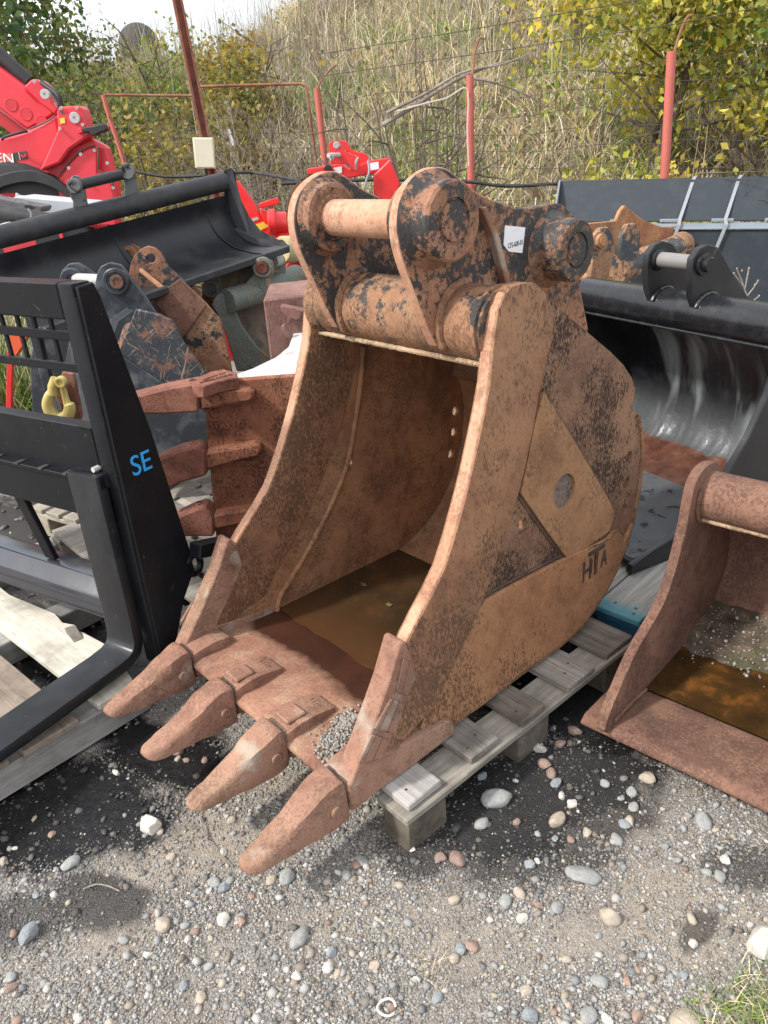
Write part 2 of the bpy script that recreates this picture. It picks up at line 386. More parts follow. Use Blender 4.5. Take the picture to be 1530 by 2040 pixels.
# ------------------------------------------------------------------ vegetation helpers
def leaf_mat(name, rough=.6, trans=.25):
    m = NT(name); a = m.n('ShaderNodeVertexColor', layer_name='Col')
    m.end(a.outputs[0], rough, 0, spec=.25)
    tr = m.n('ShaderNodeBsdfTranslucent'); m.l(a.outputs[0], tr.inputs[0]); mx = m.n('ShaderNodeMixShader'); mx.inputs[0].default_value = trans
    m.l(m.b.outputs[0], mx.inputs[1]); m.l(tr.outputs[0], mx.inputs[2]); m.l(mx.outputs[0], m.o.inputs[0]); return m.m
M_grass = leaf_mat('grass_blades', .7); M_leaf = leaf_mat('leaves', .5, .45)
def blades(base, length, width, cols, lean=.35, seg=3, droop=.5):
    """curved tapering ribbons; base (n,3), length/width (n,), cols (n,3) -> V,F,C"""
    n = len(base); az = rng.uniform(0, 2 * np.pi, n); ln = np.abs(rng.normal(lean, .22, n)); ld = np.stack([np.cos(az), np.sin(az)], -1)
    sa = rng.uniform(0, np.pi, n); side = np.stack([np.cos(sa), np.sin(sa), np.zeros(n)], -1)
    V = np.zeros((n, 2 * (seg + 1), 3)); C = np.zeros((n, 2 * (seg + 1), 3))
    for k in range(seg + 1):
        t = k / seg; up = length * t * (1 - droop * .35 * t * ln); out = length * ln * (t ** 1.7)
        p = base + np.stack([ld[:, 0] * out, ld[:, 1] * out, up], -1); w = (width * (1 - .86 * t ** 1.3))[:, None] * .5
        V[:, 2 * k] = p - side * w; V[:, 2 * k + 1] = p + side * w; C[:, 2 * k] = C[:, 2 * k + 1] = cols
    o = (np.arange(n) * 2 * (seg + 1))[:, None]; F = []
    for k in range(seg): F.append(o + np.array([2 * k, 2 * k + 1, 2 * k + 3, 2 * k + 2]))
    return V.reshape(-1, 3), np.stack(F, 1).reshape(-1, 4), C.reshape(-1, 3)
def merge(parts):
    Vs, Fs, Cs, o = [], [], [], 0
    for V, F, C in parts: Vs.append(V); Fs.append(F + o); Cs.append(C); o += len(V)
    return np.vstack(Vs), np.vstack(Fs), np.vstack(Cs)
STRAW = np.array([.55, .45, .26]); PALE = np.array([.68, .60, .42]); GREYB = np.array([.30, .26, .215]); GREEN = np.array([.13, .20, .045]); LIME = np.array([.22, .29, .07]); BROWN = np.array([.22, .14, .085])
def pal(weights, n):
    cs = np.array([STRAW, PALE, GREYB, GREEN, LIME, BROWN]); w = np.array(weights, float); w /= w.sum()
    c = 1.22 * cs[rng.choice(6, n, p=w)]; return np.clip(c * rng.uniform(.7, 1.25, (n, 1)) + rng.normal(0, .012, (n, 3)), .01, 1)
def bank_points(n, d0, d1, u0, u1, power=1.0):
    d = d0 + (d1 - d0) * rng.random(n) ** power; u = u0 + (u1 - u0) * rng.random(n)
    P = BP + d[:, None] * BN + u[:, None] * np.array([BN[1], -BN[0]])
    z = np.array([bank_z(x, y) for x, y in P]); return np.column_stack([P, z - .02]), d, u
P, d, u = bank_points(82000, .05, 12.5, -11, 7.5, 1.15)
gp = np.array([mnoise.noise(Vector((x * .8, y * .8, 11))) for x, y, _ in P]); gq = np.array([mnoise.noise(Vector((x * .5 + 9, y * .5, 3))) for x, y, _ in P])
n = len(P); cols = pal((4, 2.6, 2.2, .7, .5, 1), n)
k = gp > .12; cols[k] = pal((1.4, .8, .8, 3.0, 2.2, .3), k.sum())
k = (gq > .1) & (u < -.2); cols[k] = pal((1.2, .6, 4.5, .5, .3, 1.6), k.sum())
cl = np.array([mnoise.noise(Vector((x * 2.6, y * 2.6, 31))) for x, y, _ in P])
L_ = rng.uniform(.14, .46, n) * (1 + .9 * np.clip(cl, -.6, 1)); parts_ = [blades(P, L_, rng.uniform(.010, .022, n), cols * (1 + .35 * np.clip(cl, -.6, .6))[:, None], .85, 3, .9)]
# taller dry stalks
P2, d2, u2 = bank_points(5200, .3, 12, -10, 7, 1.0); k = (rng.random(len(P2)) < np.where(u2 < 0, 1, .35)); P2 = P2[k]
parts_.append(blades(P2, rng.uniform(.6, 1.35, len(P2)), rng.uniform(.008, .014, len(P2)), pal((1.4, 1, 5, .1, .1, 2.5), len(P2)), .16, 3, .2))
V, F, C = merge(parts_); C = np.clip(C, .01, .9); tag(np_mesh('bank_grass', V, F, M_grass, C), 'dry straw coloured and green grass covering the bank', 'grass', kind='stuff')

def leaves(centres, size, cols, up=.3):
    """diamond leaves folded on the midrib (2 quads)"""
    n = len(centres); d = rng.normal(0, 1, (n, 3)); d[:, 2] -= up; d /= np.linalg.norm(d, axis=1)[:, None]
    a = rng.normal(0, 1, (n, 3)); s = np.cross(d, a); s /= np.linalg.norm(s, axis=1)[:, None]; nn = np.cross(s, d)
    sz = size[:, None]; p0 = centres; p1 = centres + d * sz * .45; p2 = centres + d * sz
    V = np.stack([p0, p1 + s * sz * .30 + nn * sz * .08, p2, p1 - s * sz * .30 + nn * sz * .08, p1], 1)
    o = (np.arange(n) * 5)[:, None]; F = np.stack([o + np.array([0, 1, 2, 4]), o + np.array([0, 4, 2, 3])], 1).reshape(-1, 4)
    return V.reshape(-1, 3), F, np.repeat(cols, 5, 0)
P3, d3_, u3 = bank_points(9000, .1, 11, -10, 7, 1.0); k = np.array([mnoise.noise(Vector((x * 1.3, y * 1.3, 41))) for x, y, _ in P3]) > .02; P3 = P3[k]; P3[:, 2] += rng.uniform(.03, .42, len(P3))
wc3 = np.array([(.15, .21, .05), (.26, .28, .08), (.48, .38, .10), (.30, .20, .10), (.20, .14, .09), (.40, .34, .22)])[rng.choice(6, len(P3), p=[.26, .22, .16, .14, .1, .12])] * rng.uniform(.7, 1.25, (len(P3), 1))
V, F, C = leaves(P3, rng.uniform(.05, .12, len(P3)), np.clip(wc3, .01, .9)); tag(np_mesh('bank_weeds', V, F, M_leaf, C), 'broad leaved green and browning weeds among the grass of the bank', 'weeds', kind='stuff')
M_bark = rust('bark', light=(.20, .16, .12), mid=(.12, .095, .07), dark=(.05, .04, .03), dust=(.24, .2, .16), dust_amt=.3, grain=.5)
M_twig = rust('grey_twig', light=(.36, .31, .26), mid=(.25, .21, .17), dark=(.12, .10, .085), dust=(.4, .36, .31), dust_amt=.4, grain=.4)
def limb(p0, p1, r0, r1, wig=.06, n=6):
    P = []
    for i in range(n + 1):
        t = i / n; q = np.array(p0) + (np.array(p1) - np.array(p0)) * t; L = np.linalg.norm(np.array(p1) - np.array(p0))
        q = q + np.array(mnoise.noise_vector(Vector(q * 1.3 + 5))) * wig * L * math.sin(math.pi * min(1, t * 1.1) * .9); P.append(q)
    return P, [r0 + (r1 - r0) * i / n for i in range(n + 1)]
def tree(name, label, base, h, rx, rz, nclump, per, size, palette, cat='tree', trunks=1, crown_z=None, leafless=.0, sub=3, group=None):
    t = thing(name, label, cat, None, group); t.location = base
    base = np.array(base, float); g = G(); cen = []
    cz = h * .62 if crown_z is None else crown_z
    for k in range(trunks):
        off = np.array([rng.normal(0, .18), rng.normal(0, .18), 0]) * (trunks > 1)
        top = np.array([rng.normal(0, .12 * rx), rng.normal(0, .12 * rx), h * .8]) + off * 2
        P, r = limb(off, top, h * .010 + .012, .008); g.tube(P, r, 8)
        for j in range(sub * 3):
            q = P[1 + j % (len(P) - 1)]; a = rng.uniform(0, 2 * math.pi); e = np.array([math.cos(a) * rx * rng.uniform(.45, .95), math.sin(a) * rx * rng.uniform(.45, .95), rng.uniform(-.1, .5) * rz])
            PP, rr = limb(q, q + e, h * .004 + .004, .003); g.tube(PP, rr, 5)
    g.done('trunk', M_bark, t)
    Cs, cols, sizes = [], [], []
    pc = np.array(palette)
    for c in range(nclump):
        while True:
            q = rng.uniform(-1, 1, 3)
            if .25 < np.linalg.norm(q) < 1: break
        q = q * np.array([rx, rx, rz]) * rng.uniform(.75, 1.12); q[2] += cz
        m_ = int(per * rng.uniform(.5, 1.5)); rad = rng.uniform(.12, .28) * rx
        pts = q + rng.normal(0, 1, (m_, 3)) * rad * np.array([1, 1, .7]); Cs.append(pts)
        base_c = pc[rng.integers(len(pc))] * .6 + pc[rng.integers(len(pc))] * .4
        cols.append(np.clip(base_c * rng.uniform(.65, 1.3, (m_, 1)) + rng.normal(0, .015, (m_, 3)), .01, 1)); sizes.append(rng.uniform(.7, 1.3, m_) * size)
    V, F, C = leaves(np.vstack(Cs), np.concatenate(sizes), np.vstack(cols)); np_mesh('crown', V, F, M_leaf, C, parent=t); return t
def on_bank(px, py, Y): p = at_y(px, py, Y); return (p[0], p[1], bank_z(p[0], p[1]) - .05)
YEL = [(.72, .56, .08), (.60, .52, .09), (.36, .38, .08), (.80, .65, .13), (.22, .28, .07)]
GRN = [(.10, .17, .05), (.16, .23, .07), (.25, .28, .09), (.07, .12, .045), (.33, .30, .10)]
b_ = on_bank(1290, 150, 8.6); tree('autumn_tree', 'bushy tree with large yellow and green autumn leaves behind the fence post', (b_[0], b_[1], b_[2] - .1), 3.6, 1.15, 1.5, 210, 48, .082, YEL, trunks=3, crown_z=2.15)
b_ = on_bank(1545, 150, 7.9); tree('autumn_tree', 'yellow and green leaved tree growing beside the bushy autumn tree', (b_[0], b_[1], b_[2]), 3.0, .95, 1.35, 130, 44, .08, YEL + GRN[:2], trunks=2, crown_z=1.7)
b_ = on_bank(1180, 60, 12.5); tree('autumn_tree', 'yellow leaved tree higher up the grassy bank', (b_[0], b_[1], b_[2]), 2.6, .95, 1.1, 90, 40, .085, YEL, trunks=2, crown_z=1.4)
b_ = on_bank(40, 200, 13.5); tree('leafy_tree', 'tall green leafy tree standing behind the red machine', (b_[0], b_[1], b_[2] - .6), 6.2, 1.15, 2.7, 150, 46, .115, GRN, crown_z=3.1, sub=5)
b_ = on_bank(-60, 200, 11); tree('leafy_tree', 'green leafy tree beside the tall one behind the red machine', (b_[0], b_[1], b_[2] - .4), 5.0, 1.05, 2.0, 90, 42, .12, GRN, crown_z=2.6, sub=4)
SHR = [(.40, .31, .07), (.28, .24, .07), (.16, .19, .05), (.52, .40, .08), (.22, .16, .07)]
for (px, py, Y, h, rx, cz, lab, pl) in ((300, 260, 9.2, 1.6, .85, .85, 'yellowing shrub behind the rusty pipe gate frame', SHR), (225, 225, 10.5, 1.5, .85, .75, 'olive green shrub between the leafy tree and the gate frame', SHR[1:3] + GRN[:3]), (350, 130, 12.5, 1.2, .75, .45, 'bright green bush below the dark dome on the crest', [(.18, .30, .06), (.30, .34, .08), (.45, .40, .09)]),
                                       (455, 140, 11.5, 1.2, .7, .5, 'golden yellow shrub higher up behind the steel pole', SHR), (150, 150, 13.5, 1.4, .9, .5, 'green shrub at the foot of the leafy tree', GRN + SHR[:1]), (440, 200, 10.0, 1.1, .65, .5, 'sparse olive shrub behind the steel pole', SHR[1:] + [(.26, .22, .16)]), (1290, 305, 7.2, 1.2, .75, .55, 'low yellow leaved shrub at the foot of the autumn tree', YEL + [(.3, .12, .06)])):
    b_ = on_bank(px, py, Y); tree('shrub', lab, b_, h, rx, rx * .95, 60, 30, .075, pl, 'shrub', trunks=3, crown_z=cz, sub=3)
# bare branches leaning on the fence
def bare_bush(label, base, n, spread, h, rad=.012, mat=None):
    t = thing('bare_bush', label, 'bush'); t.location = base; g = G()
    for k in range(n):
        a = rng.uniform(0, 2 * math.pi); e = np.array([math.cos(a) * spread * rng.uniform(.2, 1.2), math.sin(a) * spread * .4, h * rng.uniform(.5, 1.1)]); P, r = limb((rng.normal(0, .15), rng.normal(0, .06), 0), e, rad * rng.uniform(.7, 1.5), .003, .16, 8); g.tube(P, r, 5)
        for j in range(4):
            q = P[3 + j]; a2 = a + rng.normal(0, .9); ee = q + np.array([math.cos(a2) * spread * .5, math.sin(a2) * .2, rng.uniform(-.1, .45) * h * .6]); PP, rr = limb(q, ee, rad * .5, .002, .2, 6); g.tube(PP, rr, 4)
    g.done('branches', mat or M_twig, t); return t
p = at_y(800, 330, 7.7); bare_bush('tangle of grey leafless branches beside the middle red post', (p[0], p[1], bank_z(p[0], p[1]) - .1), 30, .85, 2.2, .019, M_bark)
p = at_y(530, 300, 8.6); bare_bush('thin grey brushwood behind the pipe gate frame', (p[0], p[1], bank_z(p[0], p[1]) - .1), 34, .8, 1.5, .007)
p = at_y(430, 300, 8.9); bare_bush('dark thin brushwood behind the steel pole', (p[0], p[1], bank_z(p[0], p[1]) - .1), 26, .7, 1.3, .007)
g = G()
for pts, r0 in (([(760, 250), (820, 215), (900, 165), (980, 130), (1040, 118)], .022), ([(770, 225), (850, 185), (920, 145), (1000, 128), (1060, 105)], .017), ([(930, 155), (985, 165), (1040, 185), (1085, 210)], .013)):
    P = smooth_poly([at_y(x, y, 7.25 + .1 * i) for i, (x, y) in enumerate(pts)], 5); g.tube(P, [r0 * (1 - .7 * i / len(P)) for i in range(len(P))], 6)
tag(g.done('fallen_branch', M_twig), 'long bare grey branches lying over the fence wire', 'branch')
# dark dome on the crest
P0 = at_y(278, 92, 22); g = G(); rr = .50
g.lathe((0, 0, -.4), (0, 0, 1), [(0, rr)] + [(.4 + rr * math.sin(a), rr * math.cos(a)) for a in np.linspace(0, 1.5, 10)], 28)
dm = g.done('dark_dome', paint('dark_membrane', (.035, .036, .04), rough=.8, dirt=.4)); dm.location = tuple(P0); tag(dm, 'dark rounded dome showing above the bank crest', 'dome')

# ------------------------------------------------------------------ loose gravel and stones
M_stone = leaf_mat('stone', .85, 0.0); M_stone.name = 'stone'
nt_ = M_stone.node_tree
ICO = []
b0 = bmesh.new(); bmesh.ops.create_icosphere(b0, subdivisions=1, radius=1); b0.verts.ensure_lookup_table()
IV = np.array([v_.co for v_ in b0.verts]); IF = np.array([[v_.index for v_ in f_.verts] for f_ in b0.faces]); b0.free()
def rand_rot(n):
    q = rng.normal(0, 1, (n, 4)); q /= np.linalg.norm(q, axis=1)[:, None]; w, x, y, z = q.T
    return np.stack([np.stack([1 - 2 * (y * y + z * z), 2 * (x * y - z * w), 2 * (x * z + y * w)], -1), np.stack([2 * (x * y + z * w), 1 - 2 * (x * x + z * z), 2 * (y * z - x * w)], -1), np.stack([2 * (x * z - y * w), 2 * (y * z + x * w), 1 - 2 * (x * x + y * y)], -1)], 1)
SC = (lambda a: .84 * np.array([1.03, 1.0, .95]) * (a * .68 + a.mean(1, keepdims=True) * .32))(np.array([[.34, .345, .345], [.46, .45, .43], [.42, .36, .27], [.30, .25, .20], [.60, .58, .53], [.20, .19, .18], [.36, .24, .17], [.26, .28, .30]]))
def pebbles(n, x0, x1, y0, y1, r0, r1, keep):
    xy = np.column_stack([rng.uniform(x0, x1, n), rng.uniform(y0, y1, n)])
    # keep what the photograph can see, denser towards the viewer
    sv = np.array([stain_val(x, y, DARK) for x, y in xy]); bv = np.array([stain_val(x, y, BARE) for x, y in xy])
    nz = np.array([mnoise.noise(Vector((x * 5, y * 5, 21))) for x, y in xy])
    pr = (1 - keep * sv) * (1 - (.4 if r1 < .005 else .6) * bv) * np.clip(.62 + nz * 1.0, .12, 1)
    k = rng.random(n) < pr; xy = xy[k]; n = len(xy); sv = sv[k]
    r = r0 * (r1 / r0) ** (rng.random(n) ** 1.9)
    S = r[:, None] * np.column_stack([rng.uniform(.8, 1.35, n), rng.uniform(.7, 1.1, n), rng.uniform(.45, .8, n)])
    V = IV[None] * rng.uniform(.66, 1.26, (n, len(IV), 1)) * S[:, None, :]; yaw = rng.uniform(0, 2 * np.pi, n); tl = rng.normal(0, .3, n)
    c, s_ = np.cos(yaw), np.sin(yaw); ct, st = np.cos(tl), np.sin(tl)
    y_ = V[:, :, 1] * ct[:, None] - V[:, :, 2] * st[:, None]; z_ = V[:, :, 1] * st[:, None] + V[:, :, 2] * ct[:, None]; x_ = V[:, :, 0]
    V = np.stack([x_ * c[:, None] - y_ * s_[:, None], x_ * s_[:, None] + y_ * c[:, None], z_], -1)
    gz = np.array([gheight(x, y) for x, y in xy]); V += np.column_stack([xy, gz + S[:, 2] * .35])[:, None, :]
    cs = SC[rng.choice(len(SC), n, p=[.30, .2, .14, .1, .045, .085, .03, .10])] * rng.uniform(.65, 1.2, (n, 1)) * (1 - .72 * sv * (rng.random(n) < .88))[:, None]
    F = (IF[None] + (np.arange(n) * len(IV))[:, None, None]).reshape(-1, 3)
    return V.reshape(-1, 3), F, np.repeat(np.clip(cs, .01, .9), len(IV), 0)
OV = np.array([(1, 0, 0), (-1, 0, 0), (0, 1, 0), (0, -1, 0), (0, 0, 1), (0, 0, -1)], float); OFc = np.array([(0, 2, 4), (2, 1, 4), (1, 3, 4), (3, 0, 4), (2, 0, 5), (1, 2, 5), (3, 1, 5), (0, 3, 5)])
_iv, _if = IV, IF; IV, IF = OV * 1.25, OFc; small_ = pebbles(120000, -1.25, 1.15, .8, 1.8, .0017, .0046, .93); IV, IF = _iv, _if
V, F, C = merge([small_, pebbles(20000, -1.25, 1.15, .8, 1.75, .0034, .0074, .96), pebbles(9000, -1.6, 1.6, 1.75, 2.6, .004, .011, .95), pebbles(2500, -2.6, -.6, 2.4, 4.2, .008, .02, .5), pebbles(1300, -1.2, 1.1, .8, 1.8, .009, .0125, .6)])
tag(np_mesh('gravel', V, F, M_stone, C), 'loose mixed grey and tan gravel covering the yard', 'gravel', kind='stuff')
# ================================================================== main rusty bucket on its pallet
VL = RC @ _vl; VF = RC @ _vf                         # across the bucket (to the left) and towards its back
YAW = math.atan2(-VL[1], -VL[0])
C_L, C_F = 1.55, 1.40
BK = Frame(tuple(VL * C_L + VF * C_F), YAW)
M_rust = rust('rust_main', light=(0.322, 0.170, 0.092), mid=(0.226, 0.112, 0.062), dark=(0.108, 0.056, 0.038), dust=(0.348, 0.216, 0.120), dust_amt=.5, grain=.8, big=3.0)
M_rust_base = rust('rust_base_plate', light=(0.270, 0.152, 0.089), mid=(0.174, 0.095, 0.058), dark=(0.070, 0.042, 0.031), dust=(0.313, 0.209, 0.124), dust_amt=.45, grain=1.2, big=4)
M_rust_dbl = rust('rust_doubler', light=(0.357, 0.199, 0.101), mid=(0.278, 0.147, 0.073), dark=(0.148, 0.077, 0.044), dust=(0.384, 0.243, 0.124), dust_amt=.55, grain=.8, big=3)
M_rust_wear = rust('rust_wear', light=(0.357, 0.183, 0.091), mid=(0.288, 0.137, 0.066), dark=(0.157, 0.074, 0.042), dust=(0.374, 0.234, 0.124), dust_amt=.4, grain=1.0, big=2.6)
M_rust_base2 = rust('rust_grey_hole', light=(.20, .15, .125), mid=(.13, .10, .085), dark=(.06, .05, .045), dust=(.24, .19, .15), dust_amt=.4, grain=1.0, big=12)
M_grime = rust('seam_grime', light=(.19, .12, .085), mid=(.10, .065, .05), dark=(.035, .027, .025), dust=(.25, .17, .12), dust_amt=.4, grain=.6)
M_rust_in = rust('rust_inner', light=(0.389, 0.204, 0.106), mid=(0.272, 0.133, 0.069), dark=(0.107, 0.058, 0.039), dust=(0.350, 0.240, 0.139), dust_amt=.5, grain=.55, streak=0)
M_rust_edge = rust('rust_edge', light=(0.563, 0.311, 0.200), mid=(0.446, 0.230, 0.139), dark=(0.262, 0.128, 0.085), dust=(0.582, 0.385, 0.269), dust_amt=.5, grain=.5)
M_rust_ear = rust('rust_ear_paint', light=(0.374, 0.201, 0.115), mid=(0.288, 0.141, 0.083), dark=(0.148, 0.076, 0.049), paint=(.028, .031, .034), paint_cut=.44, paint_scale=6.5, paint_rough=.42, grain=.6, zpaint=(1.16, 1.32, -.10, .035))
M_rust_boss = rust('rust_boss', light=(0.313, 0.162, 0.099), mid=(0.236, 0.116, 0.070), dark=(0.113, 0.060, 0.042), paint=(.026, .03, .031), paint_cut=.50, paint_scale=7, grain=.6, dust_amt=.35)
M_rust_tube = rust('rust_tube', light=(0.365, 0.196, 0.107), mid=(0.261, 0.137, 0.079), dark=(0.131, 0.068, 0.046), paint=(.03, .033, .034), paint_cut=.53, paint_scale=4, grain=.7, zpaint=(1.14, 1.27, -.05, .05), dust=(0.365, 0.264, 0.156))
M_rust_tooth = rust('rust_tooth', light=(.365, .20, .138), mid=(.27, .14, .095), dark=(.135, .07, .052), dust=(.42, .285, .185), dust_amt=.5, grain=.42, streak=0, big=5, bump=.95)
nt_t = M_rust_tooth.node_tree; bs_ = next(n_ for n_ in nt_t.nodes if n_.type == 'BSDF_PRINCIPLED'); lk = bs_.inputs['Base Color'].links[0].from_socket
no_ = nt_t.nodes.new('ShaderNodeTexNoise'); no_.inputs['Scale'].default_value = 7.5; no_.inputs['Detail'].default_value = 6; co_ = nt_t.nodes.new('ShaderNodeTexCoord'); nt_t.links.new(co_.outputs['Object'], no_.inputs['Vector'])
mr_ = nt_t.nodes.new('ShaderNodeMapRange'); mr_.inputs[1].default_value = .585; mr_.inputs[2].default_value = .66; mr_.inputs[4].default_value = .65; nt_t.links.new(no_.outputs['Fac'], mr_.inputs[0])
mx_ = nt_t.nodes.new('ShaderNodeMix'); mx_.data_type = 'RGBA'; nt_t.links.new(mr_.outputs[0], mx_.inputs[0]); nt_t.links.new(lk, mx_.inputs[6]); mx_.inputs[7].default_value = (.42, .37, .30, 1); nt_t.links.new(mx_.outputs[2], bs_.inputs['Base Color'])
M_weld = rust('rust_weld', light=(.46, .34, .22), mid=(.36, .25, .155), dark=(.2, .13, .085), grain=.7)

def hw(z): return .412 - .05 * (z - .15)
def bs(px, py, off=0.0, side=1):                     # photo point on a side plate -> (y, z)
    n = (side, 0, .05); p = BK.plane(px, py, n, .412 + .05 * .15 + off); return (p[1], p[2])
def bsl(pts, off=0.0, side=1): return [bs(*p, off, side) for p in pts]
bucket = thing('excavator_bucket', 'large rusty digging bucket with four long teeth standing on a wooden pallet', 'bucket', BK.M)

back_px = [(1099, 602), (1175.5, 663), (1216.7, 698), (1242, 723.5), (1260, 751), (1266.7, 774.5), (1262.7, 802), (1261, 812), (1272.5, 820.6), (1279.4, 855), (1281.8, 894), (1279.4, 933), (1273.5, 984), (1261.8, 1039), (1248, 1088), (1226.5, 1141), (1207, 1178), (1187, 1210), (1160, 1247), (1138, 1269), (1109, 1302), (1079, 1323.5), (1050, 1341)]
front_px = [(1047.6, 563), (1023, 569), (1008, 583.5), (993, 619), (984.5, 677), (981, 720), (977, 765), (966, 825), (952, 891), (938, 953), (922, 1016), (905, 1076), (886, 1135), (862, 1185), (838, 1230), (814, 1278)]
cap_px = [(1068, 564), (1090, 586), (1102.5, 616), (1104, 649), (1100, 682), (1089, 715), (1076.5, 775), (1061, 866), (1045, 941), (1031, 994.6), (1017, 1038), (995, 1104), (963.5, 1195), (929, 1277), (890, 1357), (870.6, 1408)]
BACK = bsl(back_px); FRONT = bsl(front_px, .02); CAPR = bsl(cap_px, .02)
ZB = .146                                            # underside resting on the pallet deck
y_lip = .775 - C_F
lip_back = 1.155 - C_F
bottom = [(1.47 - C_F, ZB + .004), (1.30 - C_F, ZB), (1.16 - C_F, ZB + .001), (.98 - C_F, ZB + .012)]
BACK = [(y, max(z, ZB + .004)) for y, z in BACK]
notch = 7
OUT = BACK + [b for b in bottom if b[0] < BACK[-1][0] - .02]  # rear/bottom silhouette from top to lip
cy_, cz_ = .15, .65
def inset(p, d):
    v = np.array([p[0] - cy_, p[1] - cz_]); n = np.linalg.norm(v); v = v * (1 - d / n); return (v[0] + cy_, v[1] + cz_)
PLATE = [OUT[0]] + [inset(p, .004) for p in OUT[1:notch + 1]] + [inset(p, .016) for p in OUT[notch + 1:]]
front_plate = [(y + .004, z) for y, z in FRONT]
low_front = [(.96 - C_F, .40), (.86 - C_F, .235)]
plate_poly = PLATE + [(.84 - C_F, .175)] + low_front[::-1] + front_plate[::-1] + CAPR[:5]
def side_map(s, off): return lambda y, z: (s * (hw(z) + off), y, z)
def rect_hole(px, py, side, w=.017, h=.022):
    y, z = bs(px, py, 0, side); return [(y - w, z - h), (y + w, z - h * .8), (y + w * .9, z + h), (y - w, z + h * .9)]
hole_R = rect_hole(1042, 1048, 1); round_holes = []
for p in ((1256, 909), (1252, 960), (1245, 1013)):
    y, z = bs(*p); round_holes.append(circle(y - .006, z, .017, 12, .021))
side = {}
for s in (1, -1):
    g = G(); hs = [hole_R] + round_holes
    g.prism(plate_poly, side_map(s, -.022), side_map(s, 0), hs)
    side[s] = g.done('side_plate', M_rust_base if s > 0 else M_rust_in, bucket, smooth=30)
# thick bar welded along the opening edge, ending in the round cap over the cross tube
bar_poly = FRONT[::-1] + CAPR + [(1.02 - C_F, .25), (.93 - C_F, .21), (.87 - C_F, .23), (.955 - C_F, .405)]
for s in (1, -1):
    G().prism(bar_poly, side_map(s, -.0255), side_map(s, .0205)).done('edge_bar', M_rust_edge if 0 else M_rust, bucket, bevel=.006, seg=2)
# narrow face of that bar, its sunlit brightness put into a paler rust
for s in (1, -1):
    pts = FRONT[2:] + [(.955 - C_F, .405)]
    g = G()
    def _ring(p, q):
        return [(s * (hw(p[1]) - .021), p[0] - .0025, p[1]), (s * (hw(p[1]) + .016), p[0] - .0025, p[1]), (s * (hw(p[1]) + .016), p[0] + .02, p[1]), (s * (hw(p[1]) - .021), p[0] + .02, p[1])]
    g.loft([_ring(p, None) for p in pts]); g.done('sunlit_edge', M_rust_edge, bucket, bevel=.004)
# diamond doubler, lower wear plate
dia = bsl([(1082, 781), (1090, 792), (1150, 890), (1214.6, 1001), (1222, 1016.5), (1221, 1030), (1213, 1057), (1170, 1088), (1128, 1110.7), (1080, 1045), (1036, 982), (1052, 905), (1066, 835)], .01)
dh = bs(1123, 978, .01); dz1 = bs(1123, 943, .01); dh_poly = circle(dh[0], dh[1], .052, 28, .052)
G().prism(dia, side_map(1, .0005), side_map(1, .013), [dh_poly]).done('doubler_plate', M_rust_dbl, bucket, smooth=30)
G().prism(circle(dh[0], dh[1], .051, 28), side_map(1, .0002), side_map(1, .0022)).done('hole_plate', M_rust_base2, bucket)
low = bsl([(963, 1197), (1000, 1176), (1060, 1144), (1123.6, 1111.5), (1170, 1090), (1208, 1073), (1222, 1058), (1233, 1056), (1241, 1066), (1241, 1078)], .01)
low_back = [inset(p, .022) for p in OUT[13:]]
lowp = low + low_back + [(1.02 - C_F, .185), (1.075 - C_F, .275), (1.13 - C_F, .36)]
G().prism(lowp, side_map(1, .0006), side_map(1, .015)).done('wear_plate', M_rust_wear, bucket, bevel=.003)
for s in (-1,):
    G().prism(dia, side_map(s, .0005), side_map(s, .013)).done('doubler_plate', M_rust, bucket)
    G().prism(lowp, side_map(s, .0006), side_map(s, .012)).done('wear_plate', M_rust, bucket)
def bead(name, pts, r, mat=None, parent=None, seg=8, amp=.35):
    g = G(); P = smooth_poly(pts, 6); g.tube(P, [r * (1 + amp * (mnoise.noise(Vector(p) * 60))) for p in P], seg); return g.done(name, mat or M_weld, parent or bucket)
def s3(side, off, p): return (side * (hw(p[1]) + off), p[0], p[1])
# welds round the doubler and along the bar and lower plate
bead('weld_bead', [s3(1, .002, (p[0] + .006, p[1] + .003)) for p in dia[:5]], .0048, M_grime)
bead('weld_bead', [s3(1, .002, (p[0] + .004, p[1])) for p in CAPR[2:15]], .0038, M_grime)
bead('weld_bead', [s3(1, .013, (p[0] - .001, p[1] - .004)) for p in low[4:9]], .003, M_grime)
bead('weld_bead', [s3(1, .002, (p[0] - .002, p[1] + .007)) for p in low[:4]], .0042, M_grime)
bead('weld_bead', [s3(1, .002, (p[0] - .006, p[1] - .002)) for p in dia[8:11]], .004, M_grime)
# raised bead running down the inside of the far plate
inner_px = [(722, 690), (717, 760), (706, 840), (691, 920), (667, 985), (636, 1050), (601, 1115), (570, 1165), (556, 1190), (549, 1222)]
bead('weld_bead', [s3(-1, -.026, bs(*p, -.022, -1)) for p in inner_px], .009, M_rust_in)
# inner face square-hole rim, two round holes seen through come from the plate itself
# shell
SH = [(y, z) for y, z in OUT]
def shell_ring(w_off):
    pass
outer = [inset(p, .012) for p in SH]; inner = [inset(p, .034) for p in SH]
g = G(); n = len(outer); rings = []
xs = [-1, -.5, 0, .5, 1]
for (yo, zo), (yi, zi) in zip(outer, inner):
    rings.append([(k * (hw(zo) - .021), yo, zo) for k in xs] + [(k * (hw(zi) - .021), yi, zi) for k in xs[::-1]])
g.loft(rings); g.done('shell', M_rust_in, bucket, smooth=40)
